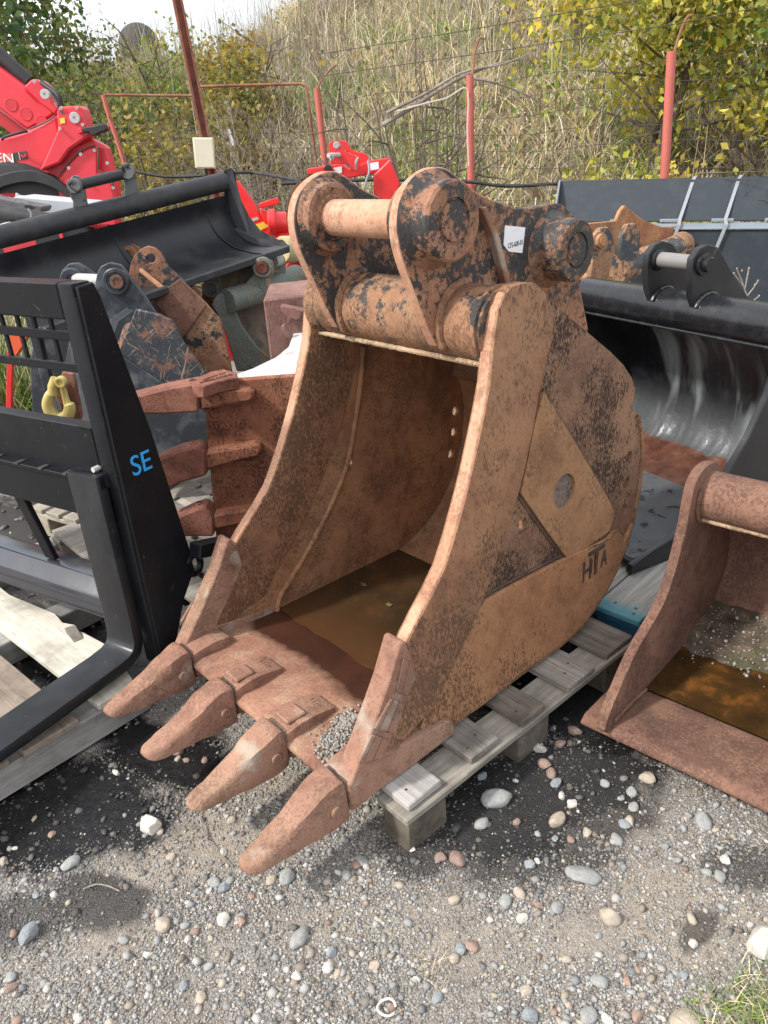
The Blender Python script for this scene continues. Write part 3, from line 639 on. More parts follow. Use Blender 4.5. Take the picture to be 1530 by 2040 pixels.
# wear strip wrapping the heel (its edge shows as a rim beside the plate)
ws = SH[notch + 1:]
g = G(); rings = []
for p in ws:
    a = p; b = inset(p, .015); rings.append([(k * (hw(a[1]) + .006), a[0], a[1]) for k in (-1, 1)] + [(k * (hw(b[1]) + .006), b[0], b[1]) for k in (1, -1)])
g.loft(rings); g.done('heel_strip', M_rust, bucket, bevel=.003)
# lip
zl0, zl1 = .158, .204
g = G(); W = hw(.18) - .02
rings = []
for y, z0, z1 in ((y_lip, .176, .192), (y_lip + .03, .163, .203), (y_lip + .18, .155, .200), (lip_back, .1475, .188), (lip_back + .02, .1475, .168)):
    rings.append([(-W, y, z0), (W, y, z0), (W, y, z1), (-W, y, z1)])
g.loft(rings); m = NT('rust_lip'); v = m.coord('Object', False); a_ = m.noise(v, 5, 7, .62, .3); col = m.ramp(a_, [(.3, (.17, .08, .055)), (.5, (.30, .148, .095)), (.7, (.40, .225, .145))])
d_ = m.noise(v, 9, 5, .6); col = m.mix(m.step(d_, .5, .68, 0, .6), col, (.45, .32, .21)); fn_ = m.noise(v, 110, 4, .7); col = m.mix(m.step(fn_, .36, .56, .4, 0), col, (.07, .04, .03))
wy_ = m.math('ADD', m.sep(v)[1], m.math('MULTIPLY', m.math('SUBTRACT', m.noise(v, 5, 5, .6), .5), .16)); wk_ = m.step(wy_, lip_back - .155, lip_back - .115); col = m.mix(wk_, col, m.mix(m.step(a_, .3, .7), (.03, .0125, .008), (.075, .029, .016)))
M_lip = m.end(col, m.step(wk_, 0, 1, .85, .42), 0, m.bump(fn_, .3, .005), spec=.35)
lipo = g.done('lip', M_lip, bucket, bevel=.004)
# cross tube with its weld
TY, TZ, TR = 1.452 - C_F, 1.19, .094
G().tube([(x, TY, TZ) for x in np.linspace(-hw(1.19) + .01, hw(1.19) - .01, 9)], TR, 40).done('cross_tube', M_rust_tube, bucket)
bz = math.sin(R_(-128)) * TR; by = math.cos(R_(-128)) * TR
bead('weld_bead', [(x, TY - .052, TZ - .088) for x in np.linspace(-.34, .35, 8)], .0075, M_weld)
for s in (-1, 1):   # collars where the tube meets the plates
    G().lathe((s * (hw(1.19) - .055), TY, TZ), (s, 0, 0), [(0, TR + .001), (.005, TR + .003), (.022, TR + .006), (.036, TR + .009)], 40).done('tube_collar', M_rust_tube, bucket)
# ears
ear = [(1.402, 1.133), (1.374, 1.128), (1.356, 1.143), (1.324, 1.201), (1.289, 1.279), (1.252, 1.365), (1.240, 1.415), (1.242, 1.460), (1.262, 1.503), (1.30, 1.533), (1.346, 1.551), (1.386, 1.552), (1.419, 1.54), (1.461, 1.514), (1.491, 1.497), (1.546, 1.474), (1.616, 1.454), (1.671, 1.441), (1.741, 1.437), (1.82, 1.44), (1.86, 1.432), (1.90, 1.408), (1.925, 1.375), (1.952, 1.226), (2.02, 1.06), (1.99, 1.02), (1.85, 1.08), (1.7, 1.17), (1.5, 1.23), (1.43, 1.19)]
ear = [(f - C_F, z) for f, z in ear]
ear_s = smooth_poly(ear[:24], 3) + ear[24:]
PY, PZ = 1.347 - C_F, 1.442; QY, QZ = 1.815 - C_F, 1.322
for s in (1, -1):
    x0, x1 = (.18, .215) if s > 0 else (-.22, -.185)
    e = G().prism(ear_s, lambda y, z: (x0, y, z), lambda y, z: (x1, y, z)).done('ear', M_rust_ear, bucket, bevel=.003)
    # front rim of the ear, sunlight on it painted as paler rust
    g = G(); rim = smooth_poly(ear[2:16], 4)
    cc = (.02, 1.36)
    rr = []
    for i, p in enumerate(rim):
        q0 = rim[max(0, i - 1)]; q1 = rim[min(len(rim) - 1, i + 1)]; t = np.array([q1[0] - q0[0], q1[1] - q0[1]]); t /= np.linalg.norm(t); nn = np.array([-t[1], t[0]])
        nn = nn if nn @ (np.array(p) - np.array(cc)) > 0 else -nn
        o_ = np.array(p) + nn * .0025; i_ = np.array(p) - nn * .012
        rr.append([(x0 + .003, *o_), (x1 - .003, *o_), (x1 - .003, *i_), (x0 + .003, *i_)])
    g.loft(rr); g.done('sunlit_edge', M_rust_edge, bucket, bevel=.002)
    out = 1 if s > 0 else -1; face = x1 if s > 0 else x0; innr = x0 if s > 0 else x1
    for (yy, zz, r, L_) in ((PY, PZ, .090, .072 if s > 0 else .022), (QY, QZ, .083, .085 if s > 0 else .022)):
        G().lathe((face, yy, zz), (out, 0, 0), [(-.002, r + .022), (.004, r + .018), (.012, r + .006), (.02, r), (L_ - .006, r), (L_, r - .006), (L_ + .001, r * .58), (L_ - .004, r * .56), (L_ - .004, r * .50), (L_ + .0015, r * .48), (L_ + .001, .001)], 44).done('boss', M_rust_boss, bucket)
        G().lathe((innr, yy, zz), (-out, 0, 0), [(-.002, r + .012), (.005, r + .008), (.012, r), (.03, r - .004), (.034, r - .014), (.030, r - .03), (.036, r - .034), (.034, .03)], 44).done('collar', M_rust_boss, bucket)
    # seal weld where the ear sits on the tube
    bead('weld_bead', [((x1 if s < 0 else x1) + .004, TY + math.cos(a) * TR * 1.03, TZ + math.sin(a) * TR * 1.03) for a in np.linspace(R_(215), R_(80), 9)], .012, M_rust_tube)
for (yy, zz, r) in ((PY, PZ, .0465), (QY, QZ, .045)):
    G().tube([(x, yy, zz) for x in (-.2, -.16, 0, .16, .2)], r, 32).done('pin', M_rust_edge, bucket)
# rib on the outer face of the near ear
ra = BK.X(953, 412, .22); rb = BK.X(978, 470, .22); rc = BK.X(1008, 585, .22)
rd = rc + (rc - rb) * .4
g = G(); g.loft([[(.213, p[1] - .009, p[2]), (.240, p[1] - .011, p[2]), (.240, p[1] + .011, p[2]), (.213, p[1] + .009, p[2])] for p in (ra, rb, rc, rd)]); g.done('ear_rib', M_rust_tooth, bucket, bevel=.003)
# back plate between the ears on top of the shell
g = G(); g.loft([[(-.19, y, z), (.19, y, z), (.19, y + .006, z - .03), (-.19, y + .006, z - .03)] for y, z in ((1.50 - C_F, 1.262), (1.62 - C_F, 1.235), (1.8 - C_F, 1.16), (1.97 - C_F, 1.04))]); g.done('bridge_plate', M_rust_ear, bucket)

# teeth on their adapters
def tooth_set(xc, kind):
    hwid = .049
    # adapter nose and body
    ya = y_lip; G().box((xc, ya + .004, .18), (.084, .05, .094)).done('nose', M_grime, bucket, bevel=.006); g = G()
    seam = ya + .004
    zs0, zs1 = .128, .232
    prof = [(seam + .0, zs0 + .012, zs1 - .012, .042), (seam + .012, zs0 + .003, zs1 - .003, .050), (seam + .05, .143, .236, .052), (ya + .10, .152, .232, .05), (ya + .17, .156, .215, .046)] if kind == 'mid' else \
           [(seam + .0, zs0 + .012, zs1 - .012, .042), (seam + .012, zs0 + .003, zs1 - .003, .050), (seam + .08, .146, .238, .054), (ya + .14, .15, .226, .05)]
    rings = [[(xc - w, y, z0), (xc + w, y, z0), (xc + w, y, z1), (xc - w, y, z1)] for y, z0, z1, w in prof]
    g.loft(rings); ad = g.done('adapter', M_rust_tooth, bucket, bevel=.008, seg=2)
    if kind == 'mid':
        G().box((xc, ya + .052, .2385), (.062, .062, .012)).done('cast_pad', M_rust_tooth, ad, bevel=.004)
        for i, t in enumerate(('UTE', 'RAS')):
            text_part(t, .026, .004, Matrix.Translation((xc, ya + .135 - i * .022, .2235)) @ Matrix.Rotation(R_(-9), 4, 'X'), M_rust_tooth, ad, 'cast_letters')
    # tooth
    g = G(); T = []
    for t, z0, z1, w in ((0, .121, .238, .049), (.010, .117, .242, .051), (.04, .114, .236, .050), (.075, .114, .222, .0475), (.105, .115, .206, .0445), (.135, .117, .191, .042), (.168, .119, .179, .0395), (.20, .122, .169, .037), (.23, .125, .161, .0335), (.248, .130, .156, .027), (.256, .137, .150, .016)):
        y = seam - t * 1.07 - .007; c = .42
        zz = z0 + (z1 - z0) * .5
        T.append([(xc - w, y, z0 + .006), (xc - w * c, y, z0), (xc + w * c, y, z0), (xc + w, y, z0 + .006), (xc + w * .97, y, zz), (xc + w * .8, y, z1 - .004), (xc + w * c, y, z1), (xc - w * c, y, z1), (xc - w * .8, y, z1 - .004), (xc - w * .97, y, zz)])
    g.loft(T); bmesh.ops.subdivide_edges(g.b, edges=[e for e in g.b.edges], cuts=1, use_grid_fill=True, smooth=.3)
    g.jitter(.004, 20, xc * 10).jitter(.0015, 60, xc * 7)
    to = g.done('tooth', M_rust_tooth, bucket, smooth=50)
    for sd in (-1, 1):
        G().lathe((xc + sd * .0495, seam - .042, .172), (sd, 0, 0), [(-.004, .016), (.0055, .015), (.007, .011), (.0045, .010), (.0045, .001)], 16).done('retaining_pin', M_rust_tooth, to)
def text_part(txt, size, depth, M, mat, parent, name='lettering', xs=1.0):
    cu = bpy.data.curves.new('tmp', 'FONT'); cu.body = txt; cu.size = size; cu.extrude = depth / 2; cu.align_x = 'CENTER'; cu.align_y = 'CENTER'
    ob = bpy.data.objects.new('tmp', cu); COL.objects.link(ob)
    dg = bpy.context.evaluated_depsgraph_get(); me = bpy.data.meshes.new_from_object(ob.evaluated_get(dg))
    bpy.data.objects.remove(ob); bpy.data.curves.remove(cu)
    me.name = name; me.transform(M @ Matrix.Diagonal((xs, 1, 1, 1))); me.materials.clear(); me.materials.append(mat)
    o = bpy.data.objects.new(name, me); COL.objects.link(o); o.parent = parent; return o
XT = [-.366, -.118, .136, .388]
for i, xc in enumerate(XT): tooth_set(xc, 'mid' if i in (1, 2) else 'end')
# side cutters with ribbed faces
up_px = [(788, 1281), (812, 1280), (828, 1318), (834, 1345), (820, 1390), (790, 1460), (772, 1513)]
cutp = [(f_ - C_F, z_) for f_, z_ in [(1.0, .527), (1.022, .462), (1.028, .418), (.986, .351), (.94, .293), (.905, .243), (1.0, .226), (1.124, .208), (1.142, .20), (1.152, .152), (1.0, .1475), (.80, .147), (.782, .16), (.778, .215), (.868, .335), (.938, .44), (.985, .528)]]
for s in (1, -1):
    G().prism(cutp, side_map(s, -.029), side_map(s, .032)).done('side_cutter', M_rust_tooth, bucket, bevel=.012, seg=3)
    blocks = [[(806, 1310), (824, 1325), (832, 1352), (815, 1392), (790, 1380)], [(780, 1392), (812, 1404), (790, 1466), (745, 1455)], [(742, 1463), (780, 1475), (764, 1515), (712, 1525)]]
    for bl in blocks:
        q = bsl(bl, .04); c = np.mean(np.array(q), axis=0)
        y0 = min(p[0] for p in q); y1 = max(p[0] for p in q)
        G().prism([tuple(c + (np.array(p) - c) * .95) for p in q], side_map(s, .030), side_map(s, .0375)).done('cast_rib', M_rust_tooth, bucket, bevel=.003)
for bl in ([(808, 1312), (795, 1378)], [(818, 1322), (803, 1385)], [(787, 1396), (757, 1457)], [(799, 1400), (774, 1462)], [(752, 1468), (728, 1518)], [(766, 1472), (746, 1516)]):
    q = bsl(bl, .043); G().tube([s3(1, .0372, q[0]), s3(1, .0372, q[1])], .0016, 5).done('groove', M_grime, bucket)
# raised maker lettering on the lower plate
M_letter = rust('letter_black', light=(.12, .085, .065), mid=(.06, .048, .042), dark=(.028, .025, .024), dust=(.26, .15, .095), dust_amt=.6, grain=.6)
def wall_text(txt, px, py, size, xs=1.0, rot=0, name='lettering'):
    y, z = bs(px, py, .016); x = hw(z) + .0165
    M = Matrix.Translation((x, y, z)) @ Matrix.Rotation(R_(90), 4, 'Z') @ Matrix.Rotation(R_(90), 4, 'X') @ Matrix.Rotation(R_(rot), 4, 'Z')
    return text_part(txt, size, .004, M, M_letter, bucket, name, xs)
wall_text('H', 1169, 1139, .105, .7, 0); wall_text('T', 1187, 1121, .135, 1.1, 0); wall_text('A', 1203, 1113, .085, .62, 0); wall_text('I', 1178, 1130, .07, .5, 0)
# paper stock tag on the near ear
M_paper = paint('tag_paper', (.78, .79, .80), rough=.6, dirt=.08)
ta = BK.X(1006, 449, .2165); tb = BK.X(1046, 453, .2165); tc_ = BK.X(1040, 504, .2165); td = BK.X(1013, 501, .2165); te = BK.X(1003, 488, .2165)
tag_o = G().prism([(p[1], p[2]) for p in (ta, tb, tc_, td, te)], lambda y, z: (.2155, y, z), lambda y, z: (.2175, y, z)).done('stock_tag', M_paper, bucket, label='white paper tag with a stock code on the ear')
M_ink = paint('tag_ink', (.03, .03, .03), rough=.7, dirt=0)
tm = (ta + tb + tc_ + td) / 4
Mt = lambda dy, dz: Matrix.Translation((.2179, tm[1] + dy, tm[2] + dz)) @ Matrix.Rotation(R_(90), 4, 'Z') @ Matrix.Rotation(R_(90), 4, 'X') @ Matrix.Rotation(R_(3), 4, 'Z')
text_part('CFS-600-01', .0185, .0006, Mt(.0, -.012), M_ink, tag_o, 'print', .72)
text_part('_________', .012, .0006, Mt(.0, .028), paint('tag_ink_faint', (.6, .6, .6), rough=.7, dirt=0), tag_o, 'print', .6)

# murky rain water standing in the bucket
wm_ = NT('murky_water'); v = wm_.coord('Object', False)
wn_ = wm_.noise(v, 7, 5, .6); wc = wm_.ramp(wn_, [(.3, (.028, .018, .009)), (.55, (.052, .030, .014)), (.75, (.10, .042, .015))])
rp = wm_.noise(v, 18, 2, .5); ys_ = wm_.math('ADD', wm_.sep(v)[1], wm_.math('MULTIPLY', wm_.math('SUBTRACT', wn_, .5), .25)); wc = wm_.mix(wm_.step(ys_, lip_back + .20, lip_back - .02), wc, (.075, .034, .015))
M_water = wm_.end(wc, .07, 0, wm_.bump(rp, .02, .01), spec=.5)
zw = .190
wy1 = max(p[0] for p in inner if p[1] < zw + .04) 
yb = [p for p in inner if p[1] < .45 and p[0] > 0]
ywb = float(np.interp(zw, [p[1] for p in yb[::-1]], [p[0] for p in yb[::-1]]))
g = G(); NX, NY = 14, 24; wv = []
ed = [lip_back - .012 + .018 * mnoise.noise(Vector((i * .7, 3.1, 0))) for i in range(NX + 1)]
for j in range(NY + 1):
    wv.append([g.v((-.389 + .778 * i / NX, ed[i] + (ywb + .01 - ed[i]) * j / NY, zw)) for i in range(NX + 1)])
for j in range(NY):
    for i in range(NX): g.f([wv[j][i], wv[j][i + 1], wv[j + 1][i + 1], wv[j + 1][i]])
tag(g.done('rain_water', M_water), kind='structure').matrix_world = BK.M

# ------------------------------------------------------------------ pallet below it
def wood(name, light=(.42, .38, .32), dark=(.2, .17, .14), grain=(1.2, 26, 26), rough=.85, tint=None, tint_cut=.5, pale=.0):
    m = NT(name); v = m.coord('Object', True); gv = m.coord('Object', True, grain)
    a = m.noise(gv, 2.2, 6, .65, .6); col = m.ramp(a, [(.3, dark), (.55, tuple((x + y) / 2 for x, y in zip(light, dark))), (.72, light)])
    d = m.noise(v, 5, 6, .65); col = m.mix(m.step(d, .46, .68, 0, .7), col, tuple(c * .45 for c in dark))
    k = m.noise(m.coord('Object', True, (grain[0] * 1.2, grain[1] * 1.6, grain[2] * 1.6)), 5, 3, .6); col = m.mix(m.step(k, .62, .70, 0, .7), col, tuple(c * .4 for c in dark))
    if tint is not None:
        t = m.noise(v, 4, 6, .6); t2 = m.math('ADD', t, m.math('MULTIPLY', m.math('SUBTRACT', a, .5), .5)); col = m.mix(m.step(t2, tint_cut, tint_cut + .08, 0, .85), col, tint)
    return m.end(col, rough, 0, m.bump(a, .35, .004), spec=.25)
M_wood = wood('weathered_wood', (.40, .37, .32), (.19, .165, .14))
M_wood_d = wood('weathered_wood_dark', (.27, .235, .19), (.115, .095, .075))
M_wood_y = wood('stringer_wood', (.40, .37, .31), (.20, .18, .15), grain=(26, 1.2, 26))
M_wood_w = wood('sunlit_wood', (.52, .50, .47), (.30, .28, .255))
M_block = wood('chipboard_block', (.20, .17, .13), (.085, .072, .058), grain=(9, 9, 9))
M_nail = paint('nail_dark', (.05, .04, .035), rough=.6, dirt=.4)
PL = Frame(tuple(VL * 0 + VF * 0), YAW)
pallet = thing('wooden_pallet', 'weathered grey wooden pallet under the large rusty toothed bucket', 'pallet', BK.M)
def pz(px, py, z): return BK.Z(px, py, z)
slat_px = [((813, 1606), (881, 1555), M_wood_w), ((935, 1510), (996, 1470.6), M_wood), ((1037, 1437), (1090, 1404), M_wood_d), ((1136, 1372.5), (1182, 1325.5), M_wood), ((1213.7, 1308), (1255, 1263), M_wood_d)]  # first board paler: the sun falling on it is put into its colour
ZD = .1435
y_first = None
for i, (a, b, m_) in enumerate(slat_px):
    pa, pb = pz(*a, ZD), pz(*b, ZD); y0, y1 = pa[1], pb[1]; xr = (pa[0] + pb[0]) / 2
    if y_first is None: y_first = y0
    y_last = y1
    g = G(); xl = -.66
    seg = 6
    g.loft([[(x, y0, ZD - .021), (x, y1, ZD - .021), (x, y1, ZD), (x, y0, ZD)] for x in np.linspace(xl, xr, seg)]).jitter(.0012, 9, i)
    sl_ = g.done('deck_board', m_, pallet, bevel=.003)
    for (dx, fy) in ((-.045 + rng.normal(0, .012), .3 + rng.normal(0, .06)), (-.07 + rng.normal(0, .012), .7 + rng.normal(0, .06)))[:1 + i % 2 + (i == 3)]:
        G().lathe((xr + dx, y0 + (y1 - y0) * fy, ZD - .004), (0, 0, 1), [(0, .0032 + .0014 * rng.random()), (.0046 + .0008 * rng.random(), .0035), (.0056, .001)], 8).done('nail', M_nail, sl_)
ea, eb = pz(817, 1631, .121), pz(1259, 1283, .121)
xs_r = (ea[0] + eb[0]) / 2
ys0, ys1 = min(ea[1], y_first) - .012, max(eb[1], y_last) + .01
for k, xr in enumerate((xs_r, xs_r - .55, xs_r - 1.1)):
    G().loft([[(xr - .115, y, .101), (xr, y, .101), (xr, y, .1218), (xr - .115, y, .1218)] for y in np.linspace(ys0, ys1, 7)]).jitter(.0015, 6, k).done('stringer_board', M_wood_y, pallet, bevel=.003)
    for yb_ in (ys0 + .012, (ys0 + ys1) / 2 - .07, ys1 - .15):
        G().box((xr - .058, yb_ + .07, .0445), (.095, .14, .113)).jitter(.003, 20, yb_).done('block', M_block, pallet, bevel=.004)
# ================================================================== generic plate-and-tube bucket pieces
def yz_prism(poly, x0, x1, holes=()): return G().prism(poly, lambda y, z: (x0, y, z), lambda y, z: (x1, y, z), holes)
def shell_loft(prof, th, x0, x1, centre, nx=5):
    """sheet following a (y,z) profile, thickened towards the centre"""
    g = G(); rings = []; xs_ = list(np.linspace(x0, x1, nx))
    for y, z in prof:
        v = np.array([centre[0] - y, centre[1] - z]); v = v / max(np.linalg.norm(v), 1e-6) * th
        rings.append([(x, y, z) for x in xs_] + [(x, y + v[0], z + v[1]) for x in xs_[::-1]])
    return g.loft(rings)
M_rust_pur = rust('rust_purple', light=(.225, .12, .082), mid=(.155, .08, .056), dark=(.08, .044, .035), dust=(.27, .165, .105), dust_amt=.4, grain=.6, rand=True)
M_rust_org = rust('rust_orange', light=(.44, .22, .11), mid=(.32, .15, .075), dark=(.16, .08, .05), dust=(.45, .31, .18), grain=.5, rand=True)
M_rust_red = rust('rust_dark_red', light=(.24, .085, .055), mid=(.155, .052, .036), dark=(.07, .028, .022), dust=(.30, .13, .08), dust_amt=.4, grain=.5, rand=True)
M_black = paint('black_paint', (.011, .012, .014), rough=.34, dirt=.16, dirt_c=(.10, .10, .10), bump=.12, scratch=.6)
M_black_matt = paint('black_matt_paint', (.017, .018, .020), rough=.5, dirt=.35, dirt_c=(.12, .115, .11), bump=.08, scratch=.5)
M_black_gloss = paint('black_gloss_paint', (.012, .013, .015), rough=.22, dirt=.1, dirt_c=(.2, .2, .2), bump=.25, scale=7)
# ------------------------------------------------------------------ rusty plain-edged bucket at the right
RB = Frame(tuple(hz(1195, 1440, .085) * np.array([1, 1, 0])), vp_yaw(-1000, 412))
rbt = thing('ditching_bucket', 'low purple-brown rusty bucket without teeth holding muddy water', 'bucket', RB.M)
rp_front = [(-.03, .092), (.0, .145), (.125, .262), (.243, .318), (.313, .365), (.365, .455), (.40, .567), (.412, .646), (.43, .690), (.475, .713), (.539, .712), (.60, .69), (.645, .64)]
rp_back = [(.70, .55), (.80, .42), (.845, .30), (.83, .2), (.74, .1), (.6, .05), (.3, .035), (.1, .04), (0, .06)]
W_R = 1.25
for x0, x1 in ((0, .03), (W_R - .03, W_R)):
    yz_prism(smooth_poly(rp_front, 3) + rp_back, x0, x1).done('side_plate', M_rust_pur, rbt, bevel=.005, seg=2)
prof = [(.20, .045), (.35, .03), (.55, .04), (.72, .085), (.82, .19), (.84, .30), (.795, .42), (.70, .545), (.61, .60)]
shell_loft(smooth_poly(prof, 3), .018, .029, W_R - .029, (.45, .35)).done('shell', M_rust_pur, rbt)
g = G()
g.loft([[(-.055, y, z0), (W_R + .055, y, z0), (W_R + .055, y, z1), (-.055, y, z1)] for y, z0, z1 in ((-.012, .060, .070), (.012, .052, .084), (.2, .046, .078), (.235, .044, .070))]); g.done('lip', M_rust_pur, rbt, bevel=.006, seg=2)
G().tube([(x, .535, .612) for x in np.linspace(.02, W_R - .02, 7)], .074, 36).done('cross_tube', M_rust_pur, rbt)
bead('weld_bead', [(.034, .535 + .082 * math.cos(a), .612 + .082 * math.sin(a)) for a in np.linspace(2.6, 6.0, 9)], .007, M_rust_pur, rbt)
bead('weld_bead', [(x, .49, .548) for x in np.linspace(.03, W_R - .03, 9)], .006, M_weld, rbt)
bead('weld_bead', [(.034, .02, .098), (.034, .12, .094), (.034, .225, .08)], .006, M_rust_pur, rbt)
# orange water, silt and moss lying in it
m = NT('orange_water'); v = m.coord('Object', False); c = m.ramp(m.noise(v, 9, 5, .6), [(.32, (.025, .014, .006)), (.54, (.055, .028, .009)), (.72, (.20, .075, .018))])
M_owater = m.end(c, .06, 0, m.bump(m.noise(v, 16, 2), .02, .01))
g = G(); q = [g.v(p) for p in ((.03, .228, .0785), (W_R - .03, .228, .0785), (W_R - .03, .62, .0785), (.03, .62, .0785))]; g.f(q)
o = g.done('rain_water', M_owater); o.matrix_world = RB.M; tag(o, kind='structure')
m = NT('wet_silt'); v = m.coord('Object', False); c = m.ramp(m.noise(v, 22, 6, .7), [(.3, (.03, .022, .015)), (.5, (.085, .062, .042)), (.7, (.17, .13, .09))])
gr = m.noise(v, 6, 5, .65); c = m.mix(m.step(gr, .52, .66, 0, .6), c, (.045, .06, .016)); pb = m.vor(v, 70); c = m.mix(m.step(pb, .22, .16, 0, .8), c, (.42, .37, .30))
M_silt = m.end(c, .8, 0, m.bump(m.noise(v, 45, 4), .6, .01))
g = G(); NXs, NYs = 26, 14; gv_ = []
for j in range(NYs + 1):
    row = []
    for i in range(NXs + 1):
        x = .03 + (W_R - .06) * i / NXs; y = .40 + .42 * j / NYs; z = .066 + .085 * (j / NYs) ** 1.2 + .012 * mnoise.noise(Vector((x * 9, y * 9, 0))) + .006 * mnoise.noise(Vector((x * 30, y * 30, 0))); row.append(g.v((x, y, z)))
    gv_.append(row)
for j in range(NYs):
    for i in range(NXs): g.f([gv_[j][i], gv_[j][i + 1], gv_[j + 1][i + 1], gv_[j + 1][i]])
o = g.done('silt', M_silt); o.matrix_world = RB.M; tag(o, 'wet brown silt with moss lying in the muddy water of the low rusty bucket', 'silt', kind='stuff')

# ------------------------------------------------------------------ black ditching bucket behind it
DB = Frame(tuple(hz(1260, 1135, .17) * np.array([1, 1, 0])), vp_yaw(-190, 359))
dbt = thing('ditching_bucket', 'wide glossy black ditching bucket with two pin ears on its tube', 'bucket', DB.M)
m = NT('black_bucket_inside'); v = m.coord('Object', False); z_ = m.sep(v)[2]; x_ = m.sep(v)[0]
base = m.mix(m.step(m.noise(v, 6, 6, .65), .45, .7, 0, .35), (.010, .011, .013), (.06, .06, .06))
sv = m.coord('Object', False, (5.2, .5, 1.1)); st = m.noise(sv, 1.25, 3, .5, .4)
base = m.mix(m.math('MULTIPLY', m.step(st, .52, .66, 0, .8), m.step(z_, .25, .42)), base, (.30, .34, .33))  # pale upright streaks: reflected sheen painted into the base colour
gz = m.math('ADD', z_, m.math('MULTIPLY', m.math('SUBTRACT', m.noise(v, 6, 5, .6), .5), .22)); base = m.mix(m.step(gz, .50, .34, 0, .55), base, (.13, .14, .145))
base = m.mix(m.step(m.math('ADD', z_, m.math('MULTIPLY', m.math('SUBTRACT', m.noise(v, 12, 5, .6), .5), .06)), .262, .252), base, m.ramp(m.noise(v, 14, 5, .65), [(.3, (.05, .02, .014)), (.6, (.13, .055, .035)), (.8, (.22, .12, .08))]))
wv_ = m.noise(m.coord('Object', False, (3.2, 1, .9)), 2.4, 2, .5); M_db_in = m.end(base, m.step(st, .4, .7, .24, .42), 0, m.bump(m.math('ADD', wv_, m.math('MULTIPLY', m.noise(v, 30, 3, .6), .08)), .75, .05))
M_db_floor = paint('worn_grey_floor', (.085, .09, .095), rough=.42, wear=(.02, .02, .022), wear_cut=.56, dirt=.4, dirt_c=(.2, .17, .13), scale=4)
WD = 1.06
dprof = [(.02, .182), (.35, .172), (.62, .172), (.83, .19), (.97, .27), (1.03, .42), (1.01, .58), (.95, .72), (.86, .83), (.78, .86)]
dplate = [(-.005, .150), (.0, .185), (.2, .238), (.33, .31), (.46, .415), (.56, .54), (.637, .692), (.67, .82), (.66, .91), (.69, .985), (.76, 1.0), (.83, .96), (.90, .84), (1.03, .68), (1.055, .45), (1.0, .25), (.85, .165), (.5, .146), (.2, .142)]
for x0, x1 in ((-.028, 0), (-WD, -WD + .028)): yz_prism(dplate, x0, x1).done('side_plate', M_black, dbt, bevel=.004)
sp = smooth_poly(dprof, 3); kf = next(i for i, p in enumerate(sp) if p[0] > .66)
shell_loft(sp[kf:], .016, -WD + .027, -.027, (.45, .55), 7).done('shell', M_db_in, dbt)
shell_loft(sp[:kf + 1], .016, -WD + .027, -.027, (.4, .8), 7).done('lip', M_db_floor, dbt)
TY2, TZ2, TR2 = .74, .925, .078
G().tube([(x, TY2, TZ2) for x in np.linspace(-WD - .005, -.02, 9)], TR2, 36).jitter(.002, 14).done('cross_tube', M_black_gloss, dbt)
bead('weld_bead', [(x, TY2 - .045, TZ2 - .073) for x in np.linspace(-WD + .03, -.03, 12)], .007, M_black_gloss, dbt)
# ears: found on the photograph at two stations along the tube
def db_x(px, py, y):     # station along the tube seen at this pixel
    return DB.Y(px, py, y)[0]
e1, e2 = db_x(1303, 590, TY2 - .06), db_x(1390, 600, TY2 - .06)
def ear_poly(f, pts, x): return [tuple(f.X(px, py, x)[1:]) for px, py in pts]
en = ear_poly(DB, [(1386, 617), (1378, 590), (1377, 545), (1381, 515), (1395, 495), (1412, 487), (1430, 492), (1440, 508), (1452, 530), (1475, 570), (1500, 603)], e2)
en += [(TY2 + .16, TZ2 + .02), (TY2 + .05, TZ2 - .02), (TY2 - .05, TZ2)]
pcy, pcz = DB.X(1419, 528, e2 + .04)[1:]
for xe in (e1, e2):
    e = yz_prism(en, xe - .03, xe).done('ear', M_black, dbt, bevel=.003)
    G().lathe((xe, pcy, pcz), (1, 0, 0), [(-.001, .045), (.012, .044), (.014, .030), (.03, .030), (.034, .026), (.034, .001)], 12).done('pin_nut', M_black_gloss, e)
    G().lathe((xe - .03, pcy, pcz), (-1, 0, 0), [(-.001, .05), (.012, .048), (.014, .03)], 20).done('collar', M_black, e)
    bead('weld_bead', [(xe + .004, TY2 + (TR2 + .004) * math.cos(a), TZ2 + (TR2 + .004) * math.sin(a)) for a in np.linspace(2.7, .9, 7)], .009, M_black_gloss, dbt)
G().tube([(e1 - .02, pcy, pcz), (e2 - .01, pcy, pcz)], .031, 24).done('pin', paint('pin_steel', (.20, .19, .18), rough=.35, dirt=.3, spec=.6), dbt)

# ------------------------------------------------------------------ blue-edged pallet under the black bucket
BPF = Frame(tuple(hz(1190, 1207, .1435) * np.array([1, 1, 0])), R_(-45))
bpt = thing('wooden_pallet', 'pallet with grey boards and blue painted edge under the black bucket', 'pallet', BPF.M)
M_wood_b = wood('blue_grey_board', (.40, .40, .37), (.20, .195, .175), grain=(26, 1.2, 26))
m = NT('blue_end_board'); v = m.coord('Object', False); gv = m.coord('Object', False, (26, 1.2, 26)); a = m.noise(gv, 2.2, 6, .65, .6); col = m.ramp(a, [(.3, (.2, .19, .17)), (.7, (.45, .43, .38))])
yy = m.sep(v)[1]; t = m.math('ADD', yy, m.math('MULTIPLY', m.math('SUBTRACT', m.noise(v, 14, 5, .6), .5), .14)); col = m.mix(m.step(t, .09, .02, 0, .85), col, (.055, .25, .31))
M_wood_be = m.end(col, .8, 0, m.bump(a, .3, .004))
M_blue = paint('blue_pallet_paint', (.012, .085, .16), rough=.5, wear=(.2, .17, .13), wear_cut=.68, dirt=.2)
xw = -.70
